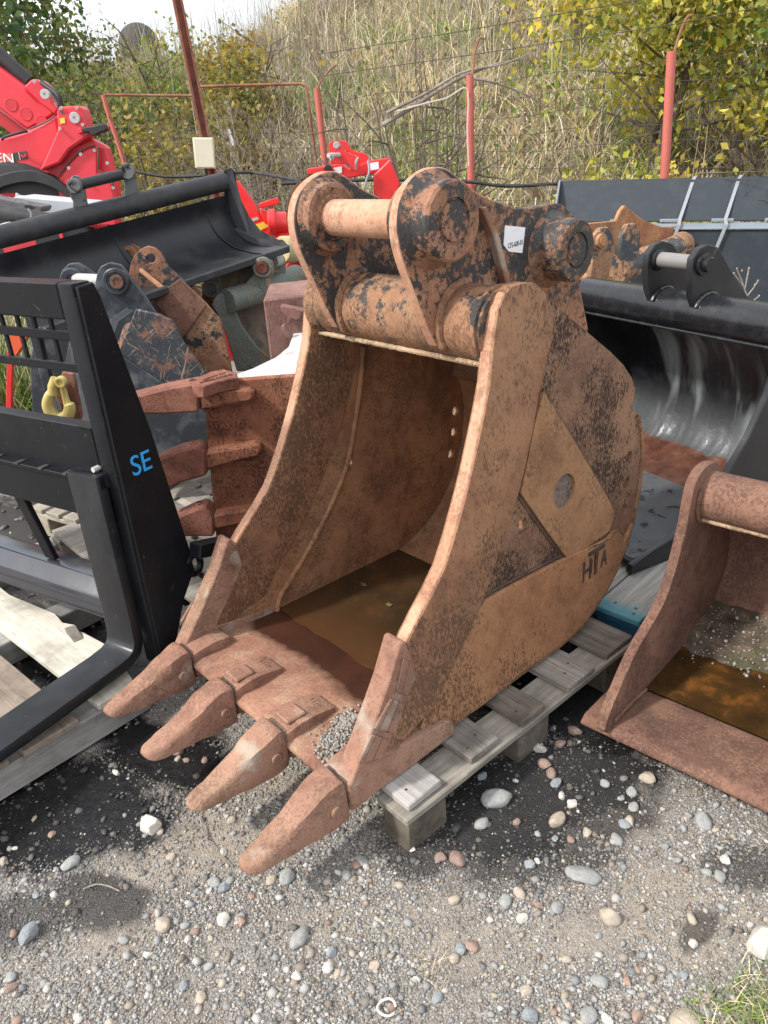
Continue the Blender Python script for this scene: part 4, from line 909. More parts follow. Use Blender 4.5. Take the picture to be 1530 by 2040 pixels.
for k in range(5):
    x0 = xw + k * .172
    b = G().loft([[(x0, y, .122), (x0 + .166, y, .122), (x0 + .166, y, .1435), (x0, y, .1435)] for y in np.linspace(0, 1.15, 6)]).jitter(.001, 7, k).done('deck_board', M_wood_be, bpt, bevel=.003)
    for (nx_, ny_) in ((.05, .035), (.12, .045), (.13, .012), (.06, .55), (.12, .56)):
        G().lathe((x0 + nx_, ny_ + .02, .139), (0, 0, 1), [(0, .006), (.0052, .006), (.0056, .001)], 8).done('nail', M_nail, b)
for y0 in (.004, .5, 1.05):
    G().box((-.272, y0 + .048, .1105), (.868, .096, .0215)).done('stringer_board', M_blue, bpt, bevel=.003)
    for x in (-.62, -.27, .08): G().box((x, y0 + .05, .0605), (.14, .09, .078)).done('block', M_blue, bpt, bevel=.004)
    G().box((-.272, y0 + .048, .0105), (.868, .09, .0205)).done('bottom_board', M_wood_d, bpt, bevel=.003)

# ------------------------------------------------------------------ small rusty bucket further back
p0 = at_y(1262, 560, 4.35); SBF = Frame((p0[0], p0[1], 0), R_(28))
sbt = thing('digging_bucket', 'small orange rusty bucket with paired ears behind the glossy black bucket', 'bucket', SBF.M)
M_rust_blue = rust('rust_blue_paint', light=(.44, .25, .13), mid=(.33, .18, .095), dark=(.17, .09, .06), paint=(.03, .045, .055), paint_cut=.47, paint_scale=4, grain=.5, dust_amt=.4, rand=True)
sA = SBF.Y(1232, 520, 0); sB = SBF.Y(1276, 530, 0); z_t = SBF.Y(1285, 510, 0)[2]
def Yp(pts, y): return [tuple(SBF.Y(a, b, y)[[0, 2]]) for a, b in pts]
def xz_prism(poly, y0, y1): return G().prism(poly, lambda x, z: (x, y0, z), lambda x, z: (x, y1, z))
xz_prism(Yp([(1172, 580), (1178, 540), (1182, 505), (1190, 465), (1198, 453), (1212, 452), (1222, 470), (1226, 500), (1218, 530), (1212, 560), (1212, 600), (1172, 600)], 0), 0, .035).done('ear', M_rust_blue, sbt, bevel=.004)
xz_prism(Yp([(1252, 605), (1240, 545), (1236, 500), (1240, 470), (1250, 447), (1265, 445), (1276, 460), (1277, 490), (1266, 520), (1262, 560), (1262, 605)], .30), .30, .335).done('ear', M_rust_blue, sbt, bevel=.004)
pc = SBF.Y(1197, 480, -.03); 
G().tube([(pc[0], -.05, pc[2]), (pc[0], .0, pc[2]), (pc[0], .36, pc[2])], .022, 18).done('pin', M_rust_org, sbt)
G().lathe((pc[0], 0, pc[2]), (0, -1, 0), [(-.001, .05), (.02, .048), (.022, .035), (.045, .035), (.047, .015), (.04, .012)], 20).done('boss', M_rust_org, sbt)
pd = SBF.Y(1215, 560, -.01)
G().tube([(pd[0], -.01, pd[2]), (pd[0], .36, pd[2])], .026, 18).done('pin', M_rust_org, sbt)
tb = SBF.Y(1330, 500, .45)
G().tube([(tb[0] - .55, .36, tb[2] - .05), (tb[0] - .2, .4, tb[2] - .02), (tb[0] + .05, .45, tb[2]), (tb[0] + .19, .5, tb[2] + .015)], .085, 24).done('cross_tube', M_rust_blue, sbt)
fin = [tuple(SBF.Y(a, b, .55)[[0, 2]]) for a, b in [(1172, 445), (1228, 440), (1236, 420), (1245, 409), (1252, 415), (1285, 440), (1320, 452), (1370, 451), (1388, 460), (1396, 482), (1385, 500), (1170, 560)]]
xz_prism(fin, .55, .58).done('side_plate', M_rust_org, sbt, bevel=.004)
bp = [(.6, z_t - .05), (.9, z_t - .2), (1.0, .5), (.8, .16), (.4, .12), (.1, .14)]
G().loft([[(-.45, y, z), (.25, y, z), (.25, y + .02, z - .02), (-.45, y + .02, z - .02)] for y, z in bp]).done('shell', M_rust_blue, sbt)
yz_prism([(.1, .14), (.4, .12), (.8, .16), (1.0, .5), (.9, z_t - .2), (.5, z_t), (.35, z_t - .1), (.3, .4)], .25, .275).done('side_plate', M_rust_blue, sbt)
yz_prism([(.1, .14), (.4, .12), (.8, .16), (1.0, .5), (.9, z_t - .2), (.5, z_t), (.35, z_t - .1), (.3, .4)], -.475, -.45).done('side_plate', M_rust_blue, sbt)

# ------------------------------------------------------------------ long grey trough bucket in front of the fence
M_grey = paint('slate_grey_paint', (.019, .027, .034), rough=.65, dirt=.12, dirt_c=(.16, .17, .18), bump=.03)
M_grey_l = paint('light_slate_edge', (.20, .235, .26), rough=.5, dirt=.15)
p0 = at_y(1105, 360, 5.9); SKF = Frame((p0[0], p0[1], 0), R_(-18), Matrix.Rotation(R_(1.4), 4, 'Y')); ztop = SKF.loc(p0)[2]
skt = thing('loader_bucket', 'long new slate grey loader bucket strapped in front of the fence', 'bucket', SKF.M)
z_led = SKF.Y(1300, 447, -.28)[2]
LEN = 2.9
def band(name, a, b, th, mat, x0=0, x1=LEN, bevel=.004):
    """flat sheet between two (y,z) points along the bucket"""
    d = np.array([b[0] - a[0], b[1] - a[1]]); d /= np.linalg.norm(d); n_ = np.array([-d[1], d[0]]) * th
    return G().loft([[(x, a[0], a[1]), (x, b[0], b[1]), (x, b[0] + n_[0], b[1] + n_[1]), (x, a[0] + n_[0], a[1] + n_[1])] for x in (x0, x1)]).done(name, mat, skt, bevel=bevel)
band('back_panel', (0, ztop), (-.20, z_led + .012), .012, M_grey, .012)
band('ledge', (-.19, z_led), (-.40, z_led - .012), .014, M_grey_l, .012)
band('lower_panel', (-.385, z_led - .028), (-.405, z_led - .50), .012, M_grey, .012)
band('floor_panel', (-.405, z_led - .50), (-.55, z_led - .54), .014, M_grey_l, .012)
G().prism([(.02, ztop + .004), (-.03, ztop + .004), (-.41, z_led + .02), (-.42, z_led - .5), (-.05, z_led - .5)], lambda y, z: (0, y, z), lambda y, z: (.012, y, z)).done('end_panel', M_grey_l, skt, bevel=.003)
G().box((LEN / 2, -.2, (z_led - .5) / 2), (LEN - .1, .36, z_led - .5)).done('base_frame', M_black_matt, skt)
for i in range(7):
    G().box((.45 + i * .33, -.21, z_led + .016), (.14, .02, .022)).done('hook_tab', M_grey_l, skt, bevel=.004)
M_strap = paint('white_strap', (.26, .28, .30), rough=.6, dirt=.1)
for (xt, yt, xb, yb2) in ((1382, 352, 1345, 450), (1473, 349, 1425, 492)):
    a = SKF.Y(xt, yt, -.006); 
    x1_ = a[0]
    pr = [(.0, ztop + .006), (-.008, ztop - .02), (-.206, z_led + .04), (-.215, z_led + .022), (-.408, z_led + .006), (-.412, z_led - .25), (-.414, z_led - .4)]
    G().loft([[(x1_ - i, y, z), (x1_ - i + .022, y, z), (x1_ - i + .022, y - .003, z + .003), (x1_ - i, y - .003, z + .003)] for i, (y, z) in zip((0, .012, .075, .08, .092, .16, .21), pr)]).done('strap', M_strap, skt)
# ================================================================== fence, pole and cabling
M_post = paint('salmon_red_paint', (.46, .115, .085), rough=.55, wear=(.26, .10, .06), wear_cut=.64, dirt=.25, dirt_c=(.30, .14, .1))
M_rod = rust('rusty_rod', light=(.34, .15, .09), mid=(.24, .10, .06), dark=(.13, .06, .04), grain=.4, rand=True)
M_wire = paint('dark_wire', (.055, .045, .04), rough=.7, dirt=.3)
def post_thing(label, top, low, Y, rod, r=.031, mat=None):
    a, b = at_y(*top, Y), at_y(*low, Y); d = (a - b) / np.linalg.norm(a - b); base = b - d * (b[2] + .15) / d[2]
    t = thing('fence_post', label, 'post', None, 'red fence posts'); t.location = tuple(base)
    G().tube([(0, 0, 0), tuple((a - base) * .33), tuple((a - base) * .66), tuple(a - base)], r, 16).done('tube', mat or M_post, t)
    P = [at_y(*q, Y) - base for q in rod]; G().tube(smooth_poly([a - base - d * .1] + P, 4), .009, 7).done('bent_rod', M_rod, t); 
    return base, a
PA = post_thing('leaning red fence post above the red hitch frame', (631, 176), (648, 330), 7.9, [(634, 172), (650, 148), (665, 132), (672, 130)])
PB = post_thing('red fence post with a bare branch crossing its top', (936, 150), (938, 372), 6.9, [(942, 145), (946, 105), (956, 76), (966, 79)])
PC = post_thing('thick red fence post in front of the autumn tree', (1338, 102), (1324, 350), 5.8, [(1346, 95), (1356, 62), (1368, 36), (1378, 30)])
PD_p = at_y(1760, 60, 4.7)
# pipe gate frame left of the leaning post
gt = thing('pipe_frame', 'thin rusty pipe gate frame carrying wire mesh beside the steel pole', 'gate')
YG = 8.2; pl = lambda x, y, Y=YG: tuple(at_y(x, y, Y))
G().tube([pl(206, 189), pl(300, 190), pl(385, 191)], .012, 8).done('top_rail', M_rod, gt)
G().tube([pl(383, 173), pl(480, 170), pl(598, 167), pl(608, 170), pl(612, 185), pl(618, 230), pl(632, 340)], .013, 8).done('top_rail', M_rod, gt)
G().tube([pl(206, 189), pl(212, 215), pl(250, 330)], .022, 8).done('upright', M_post, gt)
G().tube([pl(388, 210), pl(397, 165), pl(404, 155)], .009, 6).done('brace', M_rod, gt)
# steel pole with a pale junction box
Ypole = 6.6; a, b = at_y(342, -60, Ypole), at_y(424, 350, Ypole); d = (a - b) / np.linalg.norm(a - b); base = b - d * (b[2] + .1) / d[2]
pt = thing('steel_pole', 'tall leaning rust-red steel channel pole rising above the fence', 'pole'); pt.location = tuple(base)
q = Vector(d); sx = Vector((1, .25, 0)); sx = (sx - q * sx.dot(q)).normalized(); sy = q.cross(sx)
def chan(w, h, o0, o1):
    g = G(); L = float(np.linalg.norm(a - base))
    rings = [[Vector(d) * t + sx * (o0 + i * w) + sy * (o1 + j * h) for i, j in ((0, 0), (1, 0), (1, 1), (0, 1))] for t in np.linspace(0, L, 6)]
    return g.loft(rings)
M_beam = rust('rusty_beam', light=(.33, .13, .085), mid=(.24, .09, .06), dark=(.13, .05, .04), dust=(.36, .2, .14), dust_amt=.3, grain=.4)
chan(.016, .07, -.036, 0).done('flange', M_beam, pt); chan(.016, .07, .020, 0).done('flange', M_beam, pt); chan(.04, .014, -.02, .04).done('web', M_beam, pt)
jb = thing('junction_box', 'pale cream electrical box fixed to the leaning steel pole', 'electrical box')
c = at_y(407, 305, Ypole - .09); jb.location = tuple(c); jb.rotation_euler = (0, R_(3.5), R_(8))
bx = G().box((0, 0, 0), (.155, .075, .215)).done('housing', paint('cream_plastic', (.62, .60, .44), rough=.5, dirt=.12), jb, bevel=.006, seg=2)
G().box((0, -.041, 0), (.14, .008, .20)).done('cover', paint('cream_cover', (.66, .64, .48), rough=.5, dirt=.1), jb, bevel=.003)
G().tube([(0, 0, -.1), (.01, .02, -.25), (-.02, .03, -.4), (0, .03, -.8)], .012, 7).done('conduit', M_black_matt, jb)
# wire mesh panels
def mesh_panel(pts, z0, z1, sx_, sz_, name_label):
    g = G(); A = [np.array(p) for p in pts]
    for p, q in zip(A, A[1:]):
        L = np.linalg.norm((q - p)[:2]); n = int(L / sx_)
        for i in range(n + 1):
            w = p + (q - p) * i / n; jx = rng.normal(0, .006); g.tube([(w[0] + jx, w[1], z0), (w[0] - jx, w[1] + rng.normal(0, .02), (z0 + z1) / 2), (w[0], w[1], z1)], .0022, 3, False)
        for z in np.arange(z0, z1 + .01, sz_):
            g.tube([(*(p + (q - p) * t)[:2], z + .015 * math.sin(t * 9 + z * 5)) for t in np.linspace(0, 1, 7)], .0024, 3, False)
    return g
pA, pB, pC = [np.array([*((b + t) / 2)[:2], 0]) for b, t in (PA, PB, PC)]
far_l = np.array([*at_y(206, 250, 8.2)[:2], 0]); far_ll = far_l + (far_l - pA) * 1.0; far_r = pC + (pC - pB) * .9
fn = thing('wire_fence', 'rusty square wire mesh stretched between the red posts', 'fence')
tag(mesh_panel([pA, pB, pC, far_r], .15, 2.05, .125, .125, '').done('wire_mesh', M_wire, fn, smooth=0), kind='stuff')
tag(mesh_panel([far_ll, far_l, pA], .4, 2.0, .14, .14, '').done('wire_mesh', M_wire, fn, smooth=0), kind='stuff')
for zz in (2.28, 2.45):
    g = G(); P = []
    for b, t in (PA, PB, PC): P.append((t[0] + .03, t[1], zz - .05))
    P.append((far_r[0], far_r[1], zz + .02)); g.tube(P, .003, 4, False); g.done('barbed_wire', M_wire, fn)
# black cables along the fence foot
for lab, pts in (('black cable bundle hanging along the fence behind the ears', [(560, 366), (640, 362), (760, 358), (860, 360), (940, 363), (1010, 371), (1110, 366)]), ('thin black hose lying along the fence behind the black bucket edge', [(268, 342), (330, 352), (400, 350), (470, 344), (520, 346), (600, 362)])):
    P = smooth_poly([at_y(x, y, 6.75 if x > 540 else 7.9) for x, y in pts], 4); tag(G().tube(P, .014, 7).done('cable', M_black_matt), lab, 'cable')
# white wire looped round the middle post
P = smooth_poly([at_y(x, y, 6.85) for x, y in [(934, 330), (931, 260), (933, 195), (925, 175), (890, 195), (850, 205), (790, 222)]], 5); tag(G().tube(P, .006, 5).done('wire', paint('pale_wire', (.55, .5, .44), rough=.6)), 'pale wire hooked round the red post with the branch', 'wire')
# ================================================================== black fork carriage at the left
FK = Frame(tuple(hz(284, 1292, .19) * np.array([1, 1, 0])), vp_yaw(-1955, 475))
fk = thing('fork_carriage', 'black steel pallet fork carriage frame lettered SE in blue', 'fork carriage', FK.M)
XP = .045; XL = -1.3
M_fk = paint('carriage_black', (.0065, .0075, .0095), rough=.36, dirt=.10, dirt_c=(.04, .042, .045), bump=.04, wear=(.16, .12, .09), wear_cut=.75, spec=.22, scratch=.4)
yz_prism([(.03, .115), (.03, 1.325), (.085, 1.33), (.10, 1.29), (.178, .875), (.238, .43), (.238, .37), (.17, .29), (.075, .115)], XP - .012, XP).done('side_plate', M_fk, fk, bevel=.003)
G().loft([[(XP - .012, .022, z), (XP - .07, .022, z), (XP - .07, .085, z), (XP - .012, .085, z)] for z in (.12, .6, 1.335)]).done('end_post', M_fk, fk, bevel=.008, seg=2)
zt = 1.335
G().box(((XL + XP - .07) / 2, .052, zt - .048), (XP - .07 - XL, .06, .096)).done('top_beam', M_fk, fk, bevel=.004)
zg1 = FK.Y(75, 664, .05)[2]; zg2 = FK.Y(75, 724, .05)[2]
for z in (zg1, zg2): G().box(((XL + XP - .07) / 2, .052, z), (XP - .07 - XL, .012, .026)).done('grid_bar', M_fk, fk, bevel=.002)
for k in range(16):
    x = -.06 - k * .074; z0 = zg2; G().box((x, .058, (zt - .09 + z0) / 2), (.014, .010, zt - .09 - z0)).done('grid_bar', M_fk, fk, bevel=.002)
za = FK.Y(100, 838, .03)[2]
G().box(((XL + XP - .07) / 2, .052, (za + .74) / 2), (XP - .07 - XL, .045, za - .74)).done('mid_panel', M_fk, fk, bevel=.003)
zb0 = FK.Y(100, 1015, .0)[2]
bar = G().box(((XL + XP - .07) / 2, .035, (zb0 + .762) / 2), (XP - .07 - XL, .045, .762 - zb0)).done('fork_bar', M_fk, fk, bevel=.004)
G().box(((XL + XP - .07) / 2, .018, .768), (XP - .07 - XL, .03, .014)).done('fork_rail', M_fk, fk, bevel=.002)
for k in range(8): G().box((-.17 - k * .115, .016, .776), (.018, .034, .006)).done('rail_notch', M_nail, fk)
M_fk_gloss = paint('carriage_black_gloss', (.03, .033, .04), rough=.1, dirt=.05, dirt_c=(.2, .2, .22), bump=.005, spec=1.0)
g = G(); g.loft([[(x, .035, .225), (x, .05, .295), (x, .10, .335), (x, .175, .335), (x, .175, .225)] for x in (XL, XP - .07)]); g.done('lower_beam', M_fk_gloss, fk, bevel=.006, seg=2)
for px_ in (60, -200): 
    q0 = FK.Y(30, 1000, .06) if px_ > 0 else np.array([-1.0, .06, .6])
    G().loft([[(q0[0] + dx, .05 + .06 * t, zb0 + .02 + (.32 - zb0) * t), (q0[0] + .055 + dx, .05 + .06 * t, zb0 + .02 + (.32 - zb0) * t), (q0[0] + .055 + dx, .07 + .06 * t, zb0 + .02 + (.32 - zb0) * t), (q0[0] + dx, .07 + .06 * t, zb0 + .02 + (.32 - zb0) * t)] for t, dx in ((0, 0), (1, .0))]).done('strut', M_fk, fk, bevel=.003)
for o_x in (XL,):
    yz_prism([(.03, .115), (.03, 1.325), (.085, 1.33), (.10, 1.29), (.178, .875), (.238, .43), (.238, .37), (.17, .29), (.075, .115)], o_x - .012, o_x).done('side_plate', M_fk, fk, bevel=.003)
for z_w in (za, .742, zb0): bead('weld_bead', [(x, .0295 if z_w < za else .027, z_w) for x in np.linspace(XP - .13, XP - .072, 4)], .004, M_fk, fk)
bead('weld_bead', [(XP - .073, .02, z) for z in np.linspace(zb0, .76, 5)], .004, M_fk, fk); bead('weld_bead', [(XP - .073, .024, z) for z in np.linspace(.78, za, 5)], .004, M_fk, fk); bead('weld_bead', [(XP - .004, .021, z) for z in np.linspace(.15, 1.3, 12)], .0035, M_fk, fk)
# eye lug at the back of the side plate
P = [(XP - .006, .245 + .03 * math.cos(a), .385 + .034 * math.sin(a)) for a in np.linspace(-2.6, 2.6, 14)]; G().tube(P, .012, 10).done('lug', M_fk, fk)
G().box((XP + .05, .36, .42), (.05, .32, .05), Matrix.Rotation(R_(-18), 3, 'X')).done('rear_arm', M_fk, fk, bevel=.004)
M_blue_t = paint('blue_lettering', (.02, .33, .75), rough=.5, dirt=.05)
tq = FK.X(279, 925, XP); 
text_part('SE', .088, .002, Matrix.Translation((XP + .0012, tq[1] + .004, tq[2])) @ Matrix.Rotation(R_(90), 4, 'Z') @ Matrix.Rotation(R_(90), 4, 'X') @ Matrix.Shear('XY', 4, (.22, 0)) , M_blue_t, fk, 'lettering', .95)
# loose fork arm hooked on the carriage
fa = thing('pallet_fork', 'black forged pallet fork hooked on the carriage and lying over the planks', 'pallet fork', FK.M)
M_tine = paint('tine_black', (.010, .0115, .014), rough=.34, dirt=.16, dirt_c=(.07, .075, .08), bump=.08, wear=(.13, .135, .14), wear_cut=.70, scratch=.5)
g = G(); prof_o = [(-1.15, .170, .186), (-.7, .160, .188), (-.25, .150, .190), (-.10, .147, .191), (-.045, .147, .195), (-.018, .15, .212), (-.004, .165, .25)]
rings = []
path = [(-1.15, .181, .010), (-.75, .175, .016), (-.3, .171, .020), (-.11, .170, .020), (-.055, .174, .020), (-.022, .190, .020), (-.006, .222, .020), (-.003, .30, .019), (-.003, .55, .018), (-.003, .80, .018)]
for i, (y, z, h) in enumerate(path):
    a = np.array(path[max(0, i - 1)][:2]); b = np.array(path[min(len(path) - 1, i + 1)][:2]); t = (b - a) / np.linalg.norm(b - a); n_ = np.array([-t[1], t[0]]) * h
    rings.append([(-.128, y + n_[0], z + n_[1]), (.0, y + n_[0], z + n_[1]), (.0, y - n_[0], z - n_[1]), (-.128, y - n_[0], z - n_[1])])
g.loft(rings); g.done('tine', M_tine, fa, bevel=.006, seg=2)
G().box((-.064, .012, .775), (.128, .055, .05)).done('hook', M_tine, fa, bevel=.006)
G().lathe((-.03, .0, .812), (0, 1, 0), [(0, .008), (.05, .008), (.052, .001)], 10).done('lock_pin', paint('zinc', (.5, .5, .48), rough=.35), fa)

# ------------------------------------------------------------------ bleached planks and timber pallet below the fork
WPF = Frame(tuple(hz(304, 1410, 0) * np.array([1, 1, 0])), vp_yaw(-1068, 417))
wp = thing('wooden_pallet', 'broken pallet of bleached planks on grey timber under the pallet fork', 'pallet', WPF.M)
M_plank = wood('bleached_plank', (.72, .68, .58), (.50, .46, .38), grain=(1.1, 22, 22)); M_plank_b = wood('brown_plank', (.36, .29, .23), (.22, .175, .135), grain=(1.1, 22, 22)); M_timber = wood('grey_timber', (.40, .385, .36), (.25, .24, .22), grain=(22, 1.1, 22))
hT = .098
G().loft([[(-.1, y, .0), (0, y, .0), (0, y, hT), (-.1, y, hT)] for y in np.linspace(-1.3, 0, 8)]).jitter(.002, 5).done('timber', M_timber, wp, bevel=.004)
for xo in (-.62, -1.2): G().loft([[(xo - .1, y, .0), (xo, y, .0), (xo, y, hT), (xo - .1, y, hT)] for y in np.linspace(-1.3, .35, 8)]).jitter(.002, 5, xo).done('timber', M_timber, wp, bevel=.004)
zp = hT + .024
pe = [WPF.Z(0, 1252, zp), WPF.Z(128, 1352, zp), WPF.Z(0, 1168, zp), WPF.Z(125, 1240, zp), WPF.Z(150, 1255, zp), WPF.Z(218, 1287, zp), WPF.Z(0, 1303, zp), WPF.Z(92, 1378, zp), WPF.Z(0, 1420, zp)]
y0 = (pe[0][1] + pe[1][1]) / 2
broken = [(-1.35, y0), (.0, y0), (.0, y0 + .13), (pe[5][0], pe[5][1]), (pe[4][0] + .03, pe[4][1] + .01), (pe[4][0] - .015, pe[4][1] - .012), (pe[4][0] - .03, pe[4][1] + .018), (pe[3][0], pe[3][1]), (pe[3][0] - .08, pe[3][1] + .012), (pe[2][0] + .1, pe[2][1] - .005), (-1.35, pe[2][1] + .01)]
G().prism(broken, lambda x, y: (x, y, hT + .001), lambda x, y: (x, y, zp)).done('plank', M_plank, wp, bevel=.002, label='bleached plank with a splintered edge')
y1 = (pe[6][1] + pe[7][1]) / 2
G().loft([[(x, y1 - .17, hT + .001), (x, y1, hT + .001), (x, y1, zp - .002), (x, y1 - .17, zp - .002)] for x in np.linspace(-1.35, .01, 7)]).jitter(.002, 6, 3).done('plank', M_plank_b, wp, bevel=.003)
G().loft([[(x, y1 - .40, hT + .001), (x, y1 - .21, hT + .001), (x, y1 - .21, zp - .002), (x, y1 - .40, zp - .002)] for x in np.linspace(-1.35, .005, 7)]).jitter(.002, 6, 8).done('plank', M_plank_b, wp, bevel=.003)
spl = [pe[4][0], pe[4][1] - .03]
G().hexa([(spl[0] - .01, spl[1], zp), (spl[0] + .07, spl[1] - .012, zp - .005), (spl[0] + .075, spl[1] + .02, zp - .005), (spl[0] - .005, spl[1] + .035, zp), (spl[0] - .01, spl[1], zp + .02), (spl[0] + .07, spl[1] - .012, zp + .002), (spl[0] + .075, spl[1] + .02, zp + .002), (spl[0] - .005, spl[1] + .035, zp + .018)]).done('splinter', M_wood, wp)

# ------------------------------------------------------------------ plain pallets further back
def std_pallet(label, M, nb=6, L=1.2, W=.9, mats=None, name='wooden_pallet'):
    t = thing(name, label, 'pallet', M); mats = mats or [M_wood_y]
    for k in range(nb):
        w = W / nb; G().box((k * w + w * .42, L / 2, .1325), (w * .76, L, .021)).jitter(.0015, 8, k).done('deck_board', mats[k % len(mats)], t, bevel=.003)
    for y in (.05, L / 2, L - .05):
        G().box((W / 2, y, .111), (W + .01, .095, .0205)).done('stringer_board', mats[-1], t, bevel=.003)
        for x in (.06, W / 2, W - .06): G().box((x, y, .0605), (.12, .09, .079)).done('block', M_wood_lt, t, bevel=.004)
        G().box((W / 2, y, .0105), (W, .09, .0205)).done('bottom_board', mats[-1], t, bevel=.003)
    return t
M_wood_lt = wood('pale_block', (.50, .43, .33), (.32, .27, .2), grain=(9, 9, 9)); M_wood_pl = wood('pale_board', (.52, .48, .40), (.32, .28, .23), grain=(22, 1.2, 22))
pp = hz(60, 1022, .11); std_pallet('pale wooden pallet standing on dark gravel behind the fork carriage', Matrix.Translation((pp[0], pp[1], 0)) @ Matrix.Rotation(R_(-33), 4, 'Z'), mats=[M_wood_pl], nb=8, W=1.0)
pp = hz(345, 1018, .12); std_pallet('grey boarded pallet under the dark red toothed bucket', Matrix.Translation((pp[0] - .1, pp[1] - .35, 0)) @ Matrix.Rotation(YAW, 4, 'Z') @ Matrix.Rotation(R_(90), 4, 'Z') @ Matrix.Translation((-.2, -.7, 0)), mats=[M_wood], nb=9, W=1.3, L=1.1)

# ================================================================== things traced in upright planes at their own distance
class Rig:
    """parent empty standing on the ground; plates and tubes placed from photo points at a stated distance"""
    def __init__(s, name, label, cat, px, py, Y, group=None):
        p = at_y(px, py, Y); s.o = np.array([p[0], p[1], 0.0]); s.t = thing(name, label, cat, Matrix.Translation(Vector(s.o)), group)
    def p(s, x, y, Y): return at_y(x, y, Y) - s.o
    def plate(s, name, pts, Y, th, mat, bevel=.004, holes=(), slope=0.0, parent=None, smooth_k=0):
        """slope: how much the plate recedes per metre to the right"""
        ref = at_y(*pts[0], Y); n = np.array([-slope, 1, 0]); c = ref @ n
        def hit(x, y):
            d = ray(x, y); return C0 + d * ((c - C0 @ n) / (d @ n))
        P = [hit(*q) for q in (smooth_poly(pts + [pts[0]], smooth_k)[:-1] if smooth_k else pts)]; H_ = [[hit(*q) for q in h] for h in holes]
        f = lambda dy: (lambda x, z: (x - s.o[0], (c + slope * x) - s.o[1] + dy, z))
        return G().prism([(p[0], p[2]) for p in P], f(0), f(th), [[(p[0], p[2]) for p in h] for h in H_]).done(name, mat, parent or s.t, bevel=bevel, smooth=30)
    def tube(s, name, pts, r, mat, seg=14, parent=None, k=0):
        P = [s.p(*q) for q in pts]; P = smooth_poly(P, k) if k else P
        return G().tube(P, r if not k or not isinstance(r, list) else r[0], seg).done(name, mat, parent or s.t)
    def disc(s, name, x, y, Y, r, h, mat, parent=None, d=(0, -1, 0), ring=.6):
        return G().lathe(s.p(x, y, Y), d, [(-.01, r), (h * .8, r), (h, r * .92), (h, r * ring), (h * .7, r * ring * .95), (h * .7, .001)], 24).done(name, mat, parent or s.t)

# ------------------------------------------------------------------ dark red toothed bucket lying on its side
M_tr = rust('rust_crimson', light=(.30, .125, .07), mid=(.20, .075, .043), dark=(.085, .034, .024), dust=(.38, .19, .11), dust_amt=.4, grain=.9, streak=1)
M_tooth_r = rust('rust_tooth_red', light=(.31, .13, .09), mid=(.22, .085, .058), dark=(.10, .04, .03), dust=(.34, .17, .11), dust_amt=.3, grain=.5, streak=0, rand=True)
M_worn = rust('worn_grey_rust', light=(.62, .63, .64), mid=(.50, .47, .45), dark=(.30, .15, .11), dust=(.66, .68, .70), dust_amt=.7, grain=.5, streak=0, big=5)
pb_ = hz(430, 1085, .16); YT = float(pb_[1]); TB = Rig('digging_bucket', 'dark red rusty toothed bucket lying on its side on a pallet', 'bucket', 480, 1085, YT)
TB.plate('lip', [(404, 768), (470, 757), (588, 748), (592, 900), (584, 1098), (432, 1092)], YT, .035, M_tr, bevel=.005)
zt_ = at_y(404, 768, YT)[2]
# upper side plate, seen from above, worn bare
def flat_top(pts, z, th, mat, name):
    P = [hz(x, y, z) - TB.o for x, y in pts]; return G().prism([(p[0], p[1]) for p in P], lambda x, y: (x, y, z - th), lambda x, y: (x, y, z)).done(name, mat, TB.t, bevel=.004)
zs_ = zt_ - .002
flat_top([(392, 764), (404, 752), (470, 745), (500, 735), (548, 712), (575, 690), (585, 662), (600, 655), (640, 655), (640, 760), (588, 752), (470, 762)], zs_, .03, M_worn, 'side_plate')
# cutter block on its front corner with grooves
cut_ = flat_top([(382, 768), (392, 752), (420, 740), (445, 735), (472, 742), (474, 752), (430, 760), (404, 770)], zs_ + .035, .045, M_tooth_r, 'side_cutter')
for q in (((405, 757), (452, 741)), ((398, 763), (462, 746)), ((428, 741), (440, 752)), ((446, 738), (458, 748))):
    a, b = [hz(*r, zs_ + .036) - TB.o for r in q]; G().tube([a, b], .0045, 6).done('groove_bar', M_tr, cut_)
